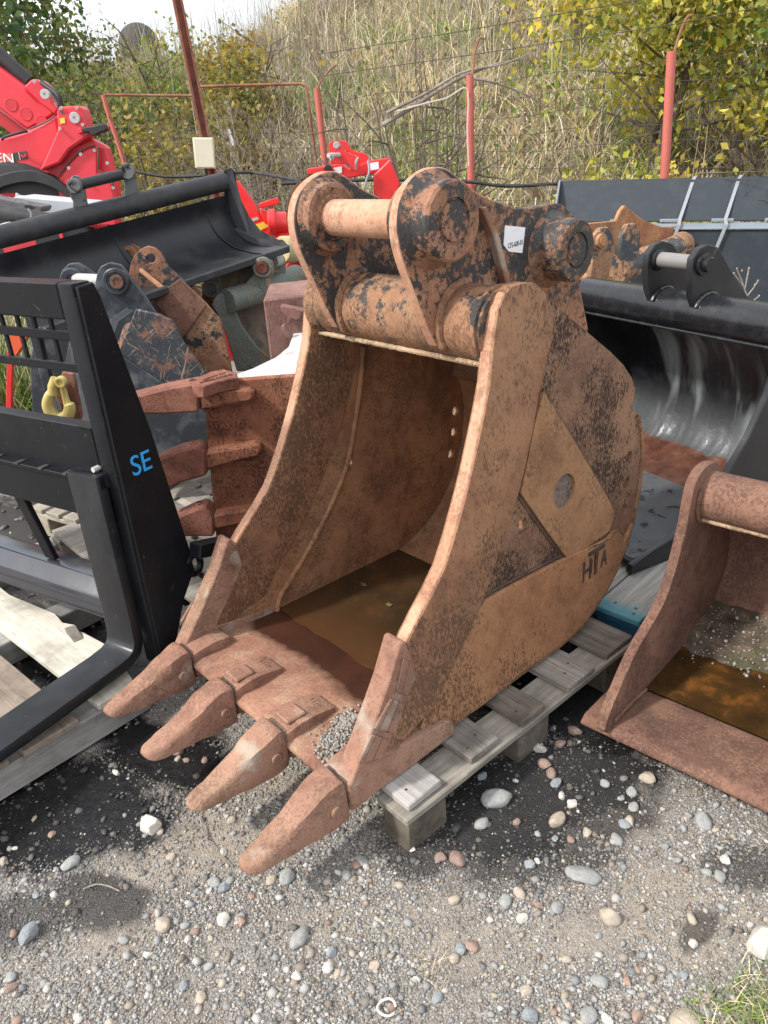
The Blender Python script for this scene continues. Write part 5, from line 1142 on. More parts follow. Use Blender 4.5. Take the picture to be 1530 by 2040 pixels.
# shell behind the lip
g = G(); rings = []
o_ = TB.p(590, 760, YT)
zb_ = .15
for dx, dy in ((-.02, .01), (.2, .02), (.42, .12), (.55, .35), (.55, .65), (.4, .9)):
    rings.append([(o_[0] + dx, o_[1] + dy, zb_), (o_[0] + dx, o_[1] + dy, zs_ - .01), (o_[0] + dx + .01, o_[1] + dy + .025, zs_ - .01), (o_[0] + dx + .01, o_[1] + dy + .025, zb_)])
g.loft(rings); g.done('shell', M_tr, TB.t)
flat_low = [hz(x, y, zb_ + .03) for x, y in ((440, 1080), (600, 1070), (640, 980), (560, 940))]
G().prism([(p[0] - TB.o[0], p[1] - TB.o[1]) for p in flat_low], lambda x, y: (x, y, zb_), lambda x, y: (x, y, zb_ + .03)).done('side_plate', M_tr, TB.t)
for (pts_t, pts_a) in (([(225, 800), (330, 773), (392, 762), (397, 775), (396, 822), (330, 826), (280, 826), (225, 822)], [(392, 772), (470, 774), (503, 776), (508, 790), (500, 802), (440, 812), (400, 820)]),
                       ([(280, 930), (355, 898), (394, 889), (410, 900), (412, 948), (360, 962), (330, 978), (280, 985)], [(405, 902), (470, 890), (512, 884), (524, 898), (515, 912), (470, 922), (410, 938)]),
                       ([(320, 1046), (380, 1018), (406, 1009), (426, 1028), (426, 1070), (390, 1070), (320, 1072)], [(420, 1026), (480, 1016), (520, 1012), (530, 1024), (500, 1042), (424, 1058)])):
    to = TB.plate('tooth', pts_t, YT - .055, .095, M_tooth_r, bevel=.009)
    c_ = pts_t[2]
    G().lathe(TB.p(c_[0] - 12, c_[1] + 8, YT - .055) + np.array([0, .045, .012]), (0, 0, 1), [(-.01, .016), (.003, .015), (.004, .009), (0, .008)], 12).done('retaining_pin', M_tr, to)
    ad = TB.plate('adapter', pts_a, YT - .05, .085, M_tr, bevel=.012)

# ------------------------------------------------------------------ two black scratched buckets behind the carriage
M_scr = NT('scratched_black'); m = M_scr; v = m.coord('Object', True)
base = m.mix(m.step(m.noise(v, 5, 6, .65), .4, .7, 0, .6), (.014, .022, .030), (.05, .062, .07))
for sc_, rot in ((13, .6), (17, 2.0), (11, 1.2), (21, 2.7)):
    mr = m.n('ShaderNodeMapping'); m.l(v, mr.inputs[0]); mr.inputs[2].default_value = (0, rot, 0); mp = m.n('ShaderNodeMapping'); m.l(mr.outputs[0], mp.inputs[0]); mp.inputs[3].default_value = (1.0, 1, 16); w = m.noise(mp.outputs[0], sc_ * .5, 3, .6, .5); base = m.mix(m.step(w, .635, .655, 0, .85), base, (.33, .22, .155))
rs = m.noise(v, 7, 8, .7); base = m.mix(m.step(rs, .54, .60, 0, .9), base, m.ramp(m.noise(v, 30, 4, .6), [(.3, (.10, .045, .03)), (.7, (.26, .12, .07))]))
M_scratch = m.end(base, .6, 0, m.bump(rs, .2, .004))
M_rust_blk = rust('rust_black_mix', light=(.34, .17, .10), mid=(.24, .115, .07), dark=(.12, .06, .045), paint=(.02, .028, .034), paint_cut=.53, paint_scale=3.5, grain=.8, rand=True)
M_blk_blue = paint('dusty_black', (.022, .027, .033), rough=.38, dirt=.55, dirt_c=(.20, .22, .24), bump=.1, scale=3)
M_steel = paint('bright_pin', (.42, .41, .39), rough=.35, dirt=.3, dirt_c=(.2, .17, .14))
Y1 = 3.35
A = Rig('digging_bucket', 'scratched black digging bucket with bright pin directly behind the fork carriage', 'bucket', 300, 850, Y1)
A.plate('side_plate', [(236, 702), (270, 616), (313, 626), (340, 638), (353, 657), (364, 682), (390, 718), (410, 742), (440, 800), (430, 900), (330, 980), (240, 900)], Y1, .025, M_scratch, slope=-.15)
A.plate('wear_plate', [(239, 707), (334, 770), (420, 830), (430, 905), (330, 985), (235, 905), (230, 720)], Y1 - .02, .018, M_blk_blue, slope=-.15)
A.plate('side_plate', [(60, 740), (70, 640), (130, 600), (200, 620), (200, 900), (70, 900)], Y1 + .62, .025, M_blk_blue)
# curved back between the plates
g = G(); rings = []
for (x, y, dY) in ((268, 618, 0), (236, 640, .0), (218, 690, 0), (205, 760, 0), (200, 840, 0), (215, 920, 0)):
    a = A.p(x, y, Y1 + .01); b = A.p(x - 78, y - 22, Y1 + .62); rings.append([a, b, b + np.array([.02, 0, -.02]), a + np.array([.02, 0, -.02])])
g.loft(rings); g.done('shell', M_blk_blue, A.t)
ne = A.plate('ear', [(186, 590), (190, 560), (193, 545), (200, 531), (217, 523), (239, 528), (253, 545), (288, 591), (313, 630), (280, 640), (205, 650)], Y1 + .12, .03, M_blk_blue)
fe = A.plate('ear', [(116, 600), (117, 556), (124, 538), (137, 525), (155, 524), (176, 536), (192, 550), (240, 640), (130, 640)], Y1 + .42, .03, M_blk_blue)
A.disc('boss', 233, 560, Y1 + .12, .058, .02, M_blk_blue, ne, ring=.72); A.disc('pin_head', 234, 561, Y1 + .105, .030, .014, M_rust_pur, ne); A.disc('boss', 148, 556, Y1 + .42, .055, .025, M_blk_blue, fe, ring=.5)
A.tube('pin', [(147, 555, Y1 + .44), (233, 560, Y1 + .12)], .026, M_steel)
A.tube('rear_pin', [(120, 655, Y1 + .3), (190, 680, Y1 + .02)], .028, M_steel)
G().box(A.p(75, 680, Y1 + .4), (.05, .04, .5)).done('rib', M_blk_blue, A.t, bevel=.004)
# yellow hook
hk = Rig('lifting_hook', 'yellow painted lifting hook welded to the black bucket behind the carriage', 'hook', 120, 830, Y1 - .10)
M_yel = paint('yellow_paint', (.50, .40, .13), rough=.5, wear=(.24, .12, .07), wear_cut=.62, dirt=.2, dirt_c=(.35, .25, .12))
YH = Y1 - .30
M_pad = rust('hook_pad_rust', light=(.26, .12, .08), mid=(.17, .075, .05), dark=(.07, .035, .03), grain=.5)
hk.plate('pad', [(124, 740), (146, 745), (162, 830), (156, 848), (132, 842), (110, 790)], YH + .035, .03, M_pad)
hk.tube('shank', [(112, 755, YH), (106, 770, YH), (106, 786, YH)], .022, M_yel, 14)
P = smooth_poly([hk.p(x, y, YH) for x, y in [(106, 778), (98, 790), (95, 808), (103, 824), (118, 834), (134, 828), (139, 812), (133, 795), (129, 776)]], 5)
G().tube(P, [.017 + .009 * math.sin(math.pi * i / (len(P) - 1)) * 1.0 - (.010 if i > len(P) * .8 else 0) for i in range(len(P))], 14).done('hook_body', M_yel, hk.t)
hk.disc('latch_pivot', 122, 760, YH - .01, .022, .02, M_yel); hk.tube('latch', [(121, 760, YH - .005), (127, 785, YH), (132, 805, YH)], .012, M_yel, 10)

Y2 = 3.95
B = Rig('digging_bucket', 'brown rusted black bucket with empty ear hole behind the scratched one', 'bucket', 380, 800, Y2)
B.plate('side_plate', [(310, 606), (314, 590), (358, 555), (412, 607), (439, 637), (452, 691), (462, 740), (470, 820), (430, 900), (340, 860), (300, 700)], Y2, .025, M_rust_blk)
B.plate('doubler_plate', [(309, 605), (314, 589), (357, 555), (412, 607), (364, 673), (340, 640)], Y2 - .012, .012, M_rust_pur, bevel=.003)
hb = circle(301, 515, 9, 14)
be = B.plate('ear', [(257, 545), (260, 525), (268, 509), (280, 496), (293, 490), (308, 494), (318, 503), (335, 532), (368, 561), (402, 578), (400, 600), (330, 600), (300, 600)], Y2 + .12, .03, M_rust_blk, holes=[hb])
bf = B.plate('ear', [(222, 560), (224, 519), (234, 500), (251, 488), (266, 487), (276, 492), (300, 530), (340, 600), (240, 610)], Y2 + .45, .03, M_rust_blk)
B.disc('collar', 258, 508, Y2 + .45, .05, .03, M_rust_org, bf, ring=.6)
B.tube('rod', [(280, 538, Y2 + .1), (325, 575, Y2 + .05)], .013, M_rust_org)
g = G(); rings = []
for (x, y) in ((330, 590), (300, 620), (285, 680), (280, 760), (290, 860)):
    a = B.p(x, y, Y2 + .01); b = B.p(x - 60, y - 30, Y2 + .6); rings.append([a, b, b + np.array([.02, 0, -.02]), a + np.array([.02, 0, -.02])])
g.loft(rings); g.done('shell', M_rust_blk, B.t)
B.plate('side_plate', [(430, 610), (415, 585), (395, 570), (330, 580), (330, 760), (460, 760), (452, 690)], Y2 + .6, .025, M_rust_blk)

# ------------------------------------------------------------------ grey-green bucket
M_gg = rust('grey_green_paint', light=(.34, .25, .17), mid=(.25, .17, .11), dark=(.12, .08, .055), paint=(.115, .135, .115), paint_cut=.36, paint_scale=3, paint_rough=.5, grain=.5, dust_amt=.3, rand=True)
M_gg_dk = rust('grey_green_inside', light=(.16, .13, .105), mid=(.10, .085, .07), dark=(.05, .042, .036), grain=.5, rand=True)
Y3 = 4.25
D = Rig('digging_bucket', 'grey-green painted bucket with a long tube and twin ears', 'bucket', 500, 720, Y3)
z4 = lambda x, y: (380 + x / 5.665, 440 + y / 5.665)
D.plate('side_plate', [z4(*q) for q in [(235, 950), (265, 870), (320, 820), (380, 825), (440, 870), (480, 930), (500, 1010), (560, 1160), (640, 1290), (740, 1420), (880, 1540), (760, 1700), (520, 1700), (400, 1300), (300, 1050)]], Y3, .025, M_gg, slope=.35)
D.tube('cross_tube', [(*z4(400, 910), Y3 + .02), (*z4(900, 760), Y3 + .33), (*z4(1190, 620), Y3 + .62)], .068, M_gg, 26)
D.plate('side_plate', [z4(*q) for q in [(1100, 560), (1150, 530), (1210, 540), (1260, 600), (1290, 700), (1330, 790), (1330, 1100), (1150, 1100), (1130, 780)]], Y3 + .64, .025, M_gg, slope=.35)
e1_ = D.plate('ear', [z4(*q) for q in [(625, 700), (740, 570), (735, 480), (770, 410), (820, 388), (880, 405), (925, 460), (935, 540), (925, 650), (880, 760), (820, 850), (790, 830), (770, 760), (620, 760)]], Y3 + .14, .03, M_gg, slope=.35)
D.disc('boss', *z4(815, 520), Y3 + .14, .055, .03, M_gg, e1_, ring=.68); D.disc('pin_head', *z4(805, 525), Y3 + .115, .033, .014, M_rust_red, e1_)
e2_ = D.plate('ear', [z4(*q) for q in [(860, 420), (900, 370), (960, 352), (1020, 370), (1060, 430), (1072, 520), (1065, 620), (1020, 720), (960, 770), (880, 700)]], Y3 + .40, .03, M_gg, slope=.35)
D.plate('ear_web', [z4(*q) for q in [(170, 800), (165, 720), (200, 660), (280, 620), (760, 430), (780, 560), (740, 640), (620, 760), (430, 840), (250, 900)]], Y3 + .2, .03, M_gg_dk, slope=.35)
D.disc('boss', *z4(240, 750), Y3 + .2, .052, .05, M_gg, ring=.6)
D.tube('pin', [(*z4(930, 460), Y3 + .36), (*z4(1000, 440), Y3 + .42)], .034, M_steel)
g = G(); rings = []
for (x, y) in ((480, 960), (420, 1150), (440, 1400), (600, 1600), (800, 1700)):
    a = D.p(*z4(x, y), Y3 + .05); b = D.p(*z4(x + 520, y - 250), Y3 + .75); rings.append([a, b, b + np.array([.02, .03, 0]), a + np.array([.02, .03, 0])])
g.loft(rings); g.done('shell', M_gg_dk, D.t)
# ------------------------------------------------------------------ rust-brown quick hitch block
M_brown = rust('rust_maroon', light=(.27, .145, .12), mid=(.19, .095, .08), dark=(.09, .05, .042), dust=(.30, .19, .15), grain=.4, rand=True)
Y4 = 3.6
Q = Rig('quick_hitch', 'maroon rusty steel hitch block lying between the toothed and grey-green buckets', 'hitch', 560, 690, Y4)
def qbox(name, pts, zlist, mat): pass
p1, p2, p3, p4 = [Q.p(*z4(*q), Y) for q, Y in (((815, 890), Y4), ((1330, 880), Y4 + .03), ((1330, 815), Y4 + .45), ((900, 860), Y4 + .40))]
zt2 = p1[2]
G().hexa([(p1[0], p1[1], .2), (p2[0] + .1, p2[1], .2), (p3[0] + .15, p3[1], .2), (p4[0], p4[1], .2), (p1[0], p1[1], zt2), (p2[0] + .1, p2[1], zt2 + .01), (p3[0] + .15, p3[1], zt2 + .02), (p4[0], p4[1], zt2 + .01)]).done('body', M_brown, Q.t, bevel=.008)
Q.plate('jaw', [z4(*q) for q in [(1010, 950), (1320, 1010), (1320, 1040), (1250, 1040), (1240, 1110), (1180, 1130), (1150, 1110), (1120, 1170), (1085, 1160), (1090, 1090), (1060, 1070), (1015, 1010)]], Y4 - .05, .05, M_brown, bevel=.006)
Q.plate('bracket', [z4(*q) for q in [(1020, 1190), (1050, 1165), (1115, 1260), (1110, 1330), (1080, 1330), (1030, 1240)]], Y4 - .08, .03, M_brown, bevel=.004)
G().lathe(Q.p(*z4(1230, 950), Y4 + .15) , (0, 0, 1), [(-.02, .022), (.015, .022), (.016, .001)], 6).done('bolt', M_brown, Q.t)

# ------------------------------------------------------------------ long black grading bucket at the back left
J = Rig('grading_bucket', 'long black grading bucket with a pin bracket lying in front of the red machine', 'bucket', 452, 365, 4.85)
Aj = at_y(-60, 487, 3.75) - J.o; Bj = at_y(446, 362, 4.85) - J.o
G().tube([Aj + (Bj - Aj) * t for t in np.linspace(0, 1, 7)], .052, 24).done('cross_tube', M_black_matt, J.t)
endp = [at_y(x, y, Y) - J.o for x, y, Y in ((452, 388, 4.87), (462, 420, 4.93), (482, 455, 4.93), (512, 478, 4.86), (545, 488, 4.72), (568, 491, 4.58))]
offs = [p - Bj for p in endp]; offs = smooth_poly(offs, 4); offs = [np.array(o_) for o_ in offs]
g = G(); rings = []
for t in np.linspace(0, 1, 7):
    c_ = Aj + (Bj - Aj) * t; rings.append([c_ + o_ for o_ in offs] + [c_ + o_ + np.array([0, .016, -.014]) for o_ in offs[::-1]])
M_jin = paint('black_bucket_scuffed', (.012, .013, .016), rough=.42, dirt=.22, dirt_c=(.10, .10, .10), bump=.08, scale=3)
g.loft(rings); g.done('shell', M_jin, J.t)
lo = [offs[-1] + np.array(q) for q in ((.03, -.03, .006), (.03, -.03, -.03), (-.03, .06, -.035), (-.04, .06, -.005))]
G().loft([[Aj + (Bj - Aj) * t + q for q in lo] for t in (0, .5, 1.0)]).done('lip', M_black_matt, J.t, bevel=.004)
sp_ = [(443, 352), (447, 340), (455, 336), (462, 345), (466, 370), (474, 400), (490, 432), (512, 460), (540, 480), (572, 492), (560, 500), (500, 500), (455, 450)]
g = G(); base_d = np.array(Bj) - np.array(Aj); base_d /= np.linalg.norm(base_d)
P = [at_y(x, y, Y) - J.o for (x, y), Y in zip(sp_, (4.83, 4.84, 4.86, 4.88, 4.92, 4.96, 4.96, 4.92, 4.82, 4.58, 4.62, 4.85, 4.93))]
va = [g.v(p) for p in P]; vb = [g.v(p + base_d * .025) for p in P]; g.f(va); g.f(vb[::-1])
for i in range(len(P)): g.f([va[i], va[(i + 1) % len(P)], vb[(i + 1) % len(P)], vb[i]])
bmesh.ops.recalc_face_normals(g.b, faces=g.b.faces); g.done('side_plate', M_black_matt, J.t)
z3 = lambda x, y: (x / 5.1, 80 + y / 5.1)
def j_at(px): # distance of the tube under this pixel column
    t = (px + 60) / 506.0; return 1 / ((1 - t) / 3.75 + t / 4.85)
ya_, yb_ = j_at(160), j_at(268)
M_grb = paint('grey_bracket', (.10, .105, .105), rough=.5, dirt=.35, wear=(.02, .02, .02), wear_cut=.55)
ja = J.plate('bracket', [z3(*q) for q in [(735, 1750), (740, 1640), (715, 1600), (705, 1480), (715, 1400), (745, 1370), (790, 1385), (830, 1440), (850, 1530), (870, 1650), (910, 1780), (880, 1800), (800, 1770)]], ya_ - .02, .035, M_grb, slope=.6)
jb_ = J.plate('bracket', [z3(*q) for q in [(1250, 1620), (1262, 1500), (1250, 1400), (1240, 1300), (1270, 1245), (1310, 1250), (1350, 1320), (1380, 1460), (1440, 1640), (1410, 1660), (1340, 1610)]], yb_ - .02, .035, M_grb, slope=.6)
J.tube('pin', [(*z3(760, 1480), ya_), (*z3(1300, 1350), yb_)], .026, M_black_matt)
J.disc('collar', *z3(760, 1480), ya_ - .03, .035, .02, M_grb, ja); J.disc('collar', *z3(1300, 1330), yb_ - .03, .04, .02, M_grb, jb_)
for t in (.47, .88):
    c_ = Aj + (Bj - Aj) * t; G().loft([[c_ + o_, c_ + o_ + base_d * .006, c_ + o_ + base_d * .006 + np.array([-.004, -.008, .006]), c_ + o_ + np.array([-.004, -.008, .006])] for o_ in offs]).done('weld_seam', M_black_matt, J.t)

# ------------------------------------------------------------------ red telescopic loader
M_red = paint('machine_red', (.62, .035, .05), rough=.38, dirt=.06, dirt_c=(.5, .2, .2), bump=.0, spec=.5)
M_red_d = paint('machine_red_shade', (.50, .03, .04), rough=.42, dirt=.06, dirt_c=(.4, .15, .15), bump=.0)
M_rubber = paint('black_rubber', (.018, .018, .02), rough=.6, dirt=.3, dirt_c=(.08, .08, .08))
Y5 = 6.3
K = Rig('telescopic_loader', 'bright red telescopic loader with a black boom cylinder parked at the left', 'loader', 100, 420, Y5)
K.plate('body', [z3(*q) for q in [(-500, 1080), (0, 990), (130, 960), (350, 890), (470, 820), (570, 750), (600, 900), (660, 1100), (900, 1000), (960, 1010), (1010, 1060), (1075, 1065), (1110, 1180), (1150, 1330), (1190, 1480), (1200, 1640), (1195, 1900), (-500, 2100)]], Y5, .12, M_red, bevel=.03)
K.plate('rear_panel', [z3(*q) for q in [(575, 1400), (700, 1230), (800, 1130), (900, 1075), (985, 1065), (1000, 1150), (1000, 1340), (1120, 1340), (1150, 1500), (1190, 1650), (1190, 1900), (600, 1900)]], Y5 - .06, .07, M_red, bevel=.02)
K.plate('boom_tower', [z3(*q) for q in [(400, 1330), (500, 1110), (590, 900), (572, 720), (590, 690), (620, 675), (790, 665), (825, 675), (845, 710), (880, 850), (920, 960), (700, 1110), (600, 1250)]], Y5 - .10, .16, M_red, bevel=.015)
bm2 = K.plate('boom', [z3(*q) for q in [(-500, 30), (-100, 225), (0, 290), (240, 470), (380, 610), (520, 660), (560, 760), (280, 920), (120, 800), (0, 710), (-500, 380)]], Y5 + .15, .16, M_red, bevel=.02)
K.plate('cylinder_bracket', [z3(*q) for q in [(235, 475), (310, 405), (345, 390), (380, 400), (505, 515), (530, 640), (590, 690), (560, 760), (400, 640)]], Y5 + .12, .2, M_red, bevel=.012)
K.tube('boom_cylinder', [(-100, 45, Y5 + .3), (0, 113, Y5 + .3), (58, 165, Y5 + .3)], .058, M_rubber, 22)
K.plate('boom_underside', [z3(*q) for q in [(-500, 400), (0, 720), (280, 920), (120, 960), (0, 860), (-500, 600)]], Y5 + .3, .2, M_red_d)
for q, r in (((765, 790), .038), ((463, 550), .033)):
    K.disc('pivot_pin', *z3(*q), Y5 - .1, r, .02, M_steel, ring=.3)
for q in ((115, 655), (265, 750), (425, 830)): K.disc('boom_recess', *z3(*q), Y5 + .15, .046, .006, M_red_d, bm2, ring=.85)
lm = K.plate('rear_lamp', [z3(*q) for q in [(830, 900), (850, 885), (960, 870), (1000, 855), (1070, 850), (1085, 870), (1090, 905), (1060, 925), (1000, 945), (960, 975), (920, 965), (900, 935), (845, 940)]], Y5 - .16, .09, M_rubber, bevel=.01)
K.plate('lamp_lens', [z3(*q) for q in [(1075, 855), (1095, 870), (1098, 900), (1082, 912)]], Y5 - .15, .07, M_red_d, parent=lm)
K.plate('lamp_arm', [z3(*q) for q in [(775, 890), (830, 890), (840, 940), (785, 950)]], Y5 - .14, .06, M_red, bevel=.004)
K.plate('warning_label', [z3(*q) for q in [(605, 795), (655, 788), (662, 842), (612, 850)]], Y5 - .105, .004, paint('label_yellow', (.75, .55, .03), rough=.5), bevel=0)
K.plate('label_mark', [z3(*q) for q in [(605, 715), (625, 708), (655, 740), (625, 748), (608, 735)]], Y5 - .104, .004, M_nail, bevel=0)
dc = K.plate('decal', [z3(*q) for q in [(105, 1150), (265, 1125), (285, 1205), (125, 1230)]], Y5 - .004, .004, M_nail, bevel=0)
K.plate('decal_band', [z3(*q) for q in [(-200, 1190), (103, 1150), (123, 1230), (-180, 1280)]], Y5 - .004, .004, paint('decal_pink', (.72, .16, .13), rough=.5), bevel=0)
for q in ([(205, 1160), (225, 1165), (235, 1175), (250, 1150), (272, 1160), (268, 1182), (245, 1192), (222, 1190), (210, 1178)],): K.plate('decal_emblem', [z3(*r) for r in q], Y5 - .009, .004, M_red, bevel=0, parent=dc)
K.plate('decal_line', [z3(*r) for r in [(186, 1138), (190, 1137), (208, 1218), (204, 1219)]], Y5 - .009, .004, paint('decal_white', (.8, .8, .8), rough=.5), bevel=0, parent=dc)
tc2 = K.p(*z3(48, 1205), Y5 - .008); text_part('EN', .098, .003, Matrix.Translation(Vector(tc2)) @ Matrix.Rotation(R_(6), 4, 'Y') @ Matrix.Rotation(R_(90), 4, 'X'), bpy.data.materials['decal_white'], K.t, 'lettering', 1.15)
P = [K.p(*z3(*q), Y5 - .12) for q in [(-200, 1560), (-60, 1450), (100, 1390), (280, 1365), (420, 1390), (560, 1450), (680, 1540), (760, 1640)]]
P = smooth_poly(P, 4); G().loft([[p + np.array([0, 0, .03]), p + np.array([0, .45, .03]), p + np.array([0, .45, -.02]), p + np.array([0, 0, -.05])] for p in map(np.array, P)]).done('mudguard', M_rubber, K.t, bevel=.006)
wc_ = K.p(*z3(250, 2050), Y5 + .05); wheel = G().lathe(wc_ - np.array([0, .12, 0]), (0, 1, 0), [(0, .2), (.0, .40), (.03, .55), (.10, .60), (.28, .60), (.36, .55)], 40).done('wheel', M_rubber, K.t)
G().lathe(wc_ - np.array([0, .125, 0]), (0, 1, 0), [(0, .08), (.02, .30), (-.01, .36), (.05, .38)], 32).done('rim', M_red_d, wheel)
K.plate('mudguard_bracket', [z3(*q) for q in [(230, 1400), (262, 1400), (262, 1520), (225, 1520)]], Y5 - .06, .05, M_rubber)
K.tube('hose', [(*z3(420, 430), Y5 + .1), (*z3(520, 500), Y5 + .05), (*z3(590, 560), Y5), (*z3(625, 670), Y5)], .018, M_rubber, 8, k=4)
K.tube('hose', [(*z3(440, 440), Y5 + .1), (*z3(540, 560), Y5 + .05), (*z3(600, 670), Y5)], .012, M_rubber, 8, k=4)

for q in ((620, 690), (780, 690), (840, 860), (610, 900), (350, 420), (700, 1300), (960, 1120), (1090, 1250), (1150, 1500), (820, 1160)): K.disc('bolt', *z3(*q), Y5 - .12 if q[0] < 900 else Y5 - .065, .011, .008, M_steel, ring=.5)
for q in ([(585, 1395), (700, 1240), (810, 1135), (900, 1085), (980, 1075)], [(1000, 1090), (1010, 1340), (1120, 1345), (1150, 1490)], [(300, 905), (470, 830), (560, 770)]): K.tube('panel_gap', [(*z3(*r), Y5 - .068 if q[0][0] > 400 else Y5 - .002) for r in q], .006, M_nail, 6, k=4)
K.tube('grab_rail', [(*z3(20, 1010), Y5 - .05), (*z3(60, 980), Y5 - .08), (*z3(240, 930), Y5 - .08), (*z3(270, 930), Y5 - .05)], .010, M_rubber, 8, k=3)
# grey metal sections stacked in front of the machine
Y6 = 5.1
S = Rig('steel_section', 'pale grey folded steel section lying in front of the red loader', 'steel section', 110, 420, Y6)
M_galv = paint('galvanised', (.42, .45, .48), rough=.42, dirt=.2, dirt_c=(.3, .3, .3), bump=.02)
S.plate('web', [z3(*q) for q in [(120, 1605), (160, 1590), (950, 1660), (960, 1800), (420, 1780), (110, 1700)]], Y6, .3, M_galv); S.plate('flange', [z3(*q) for q in [(155, 1552), (165, 1552), (190, 1575), (950, 1655), (960, 1680), (180, 1610), (155, 1600)]], Y6 + .3, .02, M_galv)
S2 = Rig('steel_section', 'dark grey box tube lying on the pale folded section', 'steel section', 40, 430, Y6 - .2)
S2.plate('tube', [z3(*q) for q in [(-200, 1560), (0, 1610), (425, 1690), (425, 1720), (400, 1755), (-200, 1650)]], Y6 - .25, .16, M_grb); S2.tube('rod', [(-30, 418, Y6 - .4), (40, 430, Y6 - .4), (98, 440, Y6 - .4)], .045, M_black_matt); 
for q in (((285, 1710), (320, 1760), (310, 1870)),): S2.tube('cable_tie', [(*z3(*r), Y6 - .47) for r in q], .006, M_strap, 6)
S3 = Rig('steel_section', 'white sheet corner sticking out below the dark grey box tube', 'steel section', 15, 460, Y6 - .5)
S3.plate('sheet', [z3(*q) for q in [(-100, 1900), (60, 1850), (180, 1890), (170, 1940), (-100, 1960)]], Y6 - .5, .06, M_galv); S3.plate('edge', [z3(*q) for q in [(-100, 1965), (180, 1945), (60, 2000), (-100, 2040)]], Y6 - .52, .05, M_black_matt)

# ------------------------------------------------------------------ red implement and hitch frame
Y7 = 5.7
I = Rig('mower_implement', 'bright red farm implement with a shield and yellow sticker', 'implement', 540, 520, Y7)
z5 = lambda x, y: (430 + x / 3.923, 260 + y / 3.923)
M_red2 = paint('implement_red', (.66, .022, .022), rough=.35, dirt=.08, dirt_c=(.5, .25, .2), bump=0)
I.plate('shield', [z5(*q) for q in [(130, 400), (150, 388), (180, 400), (240, 480), (300, 570), (360, 680), (410, 760), (430, 850), (620, 860), (640, 1000), (120, 1000), (100, 600)]], Y7, .05, M_red2, bevel=.01)
I.plate('sticker', [z5(*q) for q in [(288, 742), (395, 706), (412, 750), (330, 790)]], Y7 - .006, .006, bpy.data.materials['label_yellow'], bevel=0); I.plate('badge', [z5(*q) for q in [(275, 690), (325, 676), (338, 695), (290, 712)]], Y7 - .006, .006, M_steel, bevel=0)
I.plate('lever', [z5(*q) for q in [(325, 575), (470, 524), (488, 535), (490, 575), (370, 605), (345, 612)]], Y7 - .1, .05, M_red2, bevel=.006)
I.tube('cylinder', [(*z5(430, 720), Y7 - .15), (*z5(600, 735), Y7 - .12)], .075, M_red2, 20); I.disc('flange', *z5(460, 715), Y7 - .16, .085, .04, M_red2, d=(-1, 0, 0)); I.plate('link', [z5(*q) for q in [(340, 600), (400, 640), (430, 690), (420, 740), (380, 730), (350, 660)]], Y7 - .05, .06, M_red2, bevel=.01)
I.plate('deck', [z5(*q) for q in [(430, 850), (480, 800), (620, 790), (660, 900), (640, 1000), (420, 1000)]], Y7 - .2, .3, M_red2, bevel=.02)
I.plate('lower_guard', [z5(*q) for q in [(-20, 1140), (60, 1100), (230, 1045), (240, 1065), (60, 1130), (0, 1180), (0, 1800), (760, 1800), (740, 1120), (690, 1000), (640, 975), (590, 1010), (550, 1050), (545, 1180), (-20, 1200)]], Y7 - .45, .04, M_red2, bevel=.006)
M_tan = paint('tan_plastic', (.46, .38, .2), rough=.5, dirt=.2)
I.disc('guard_cone', *z5(590, 930), Y7 - .5, .085, .10, M_tan, d=(-.6, -.8, .1), ring=.75); I.tube('guard_tube', [(*z5(590, 930), Y7 - .5), (*z5(680, 960), Y7 - .45)], .06, M_rubber, 18); I.plate('guard_tab', [z5(*q) for q in [(480, 940), (540, 890), (560, 900), (540, 1000), (525, 970)]], Y7 - .55, .02, M_tan, bevel=.003)
Y8 = 5.9
Hf = Rig('hitch_frame', 'bright red three-point hitch frame standing behind the ears of the big bucket', 'hitch frame', 690, 400, Y8)
Hf.plate('cross_beam', [z5(*q) for q in [(708, 300), (985, 258), (1040, 300), (1200, 235), (1355, 215), (1370, 240), (1370, 300), (1200, 345), (1040, 372), (900, 360), (715, 345)]], Y8, .12, M_red2, bevel=.008)
Hf.plate('leg', [z5(*q) for q in [(1300, 285), (1360, 222), (1440, 410), (1400, 560), (1400, 1730), (1330, 1730), (1330, 560), (1236, 500), (1235, 345)]], Y8 - .03, .18, M_red2, bevel=.008); Hf.plate('leg', [z5(*q) for q in [(708, 345), (790, 340), (800, 1760), (715, 1760)]], Y8, .12, M_red2, bevel=.008)
pl1 = Hf.plate('top_plate', [z5(*q) for q in [(882, 100), (900, 84), (950, 82), (975, 120), (1010, 160), (1080, 190), (1130, 215), (1120, 300), (1060, 318), (1040, 270), (980, 262), (900, 265), (885, 200)]], Y8 - .1, .025, M_red2, bevel=.004)
Hf.plate('top_plate', [z5(*q) for q in [(960, 85), (1000, 76), (1030, 95), (1050, 140), (1100, 165), (1175, 180), (1195, 210), (1180, 250), (1140, 285), (1105, 320), (1090, 270), (1110, 200), (1020, 160), (985, 120)]], Y8 + .05, .025, M_red2, bevel=.004)
Hf.tube('hitch_pin', [(*z5(880, 195), Y8 - .2), (*z5(965, 192), Y8 - .1)], .016, M_steel, 12); Hf.disc('pin_washer', *z5(942, 115), Y8 - .1, .022, .006, M_steel, pl1); Hf.disc('pin_washer', *z5(905, 205), Y8 - .16, .026, .01, M_steel, pl1, d=(-1, -.3, 0))
Hf.plate('warning_label', [z5(*q) for q in [(1205, 255), (1270, 245), (1275, 300), (1210, 312)]], Y8 - .006, .006, M_paper, bevel=0); Hf.plate('warning_label', [z5(*q) for q in [(915, 293), (985, 280), (985, 330), (935, 340)]], Y8 - .006, .006, M_paper, bevel=0)
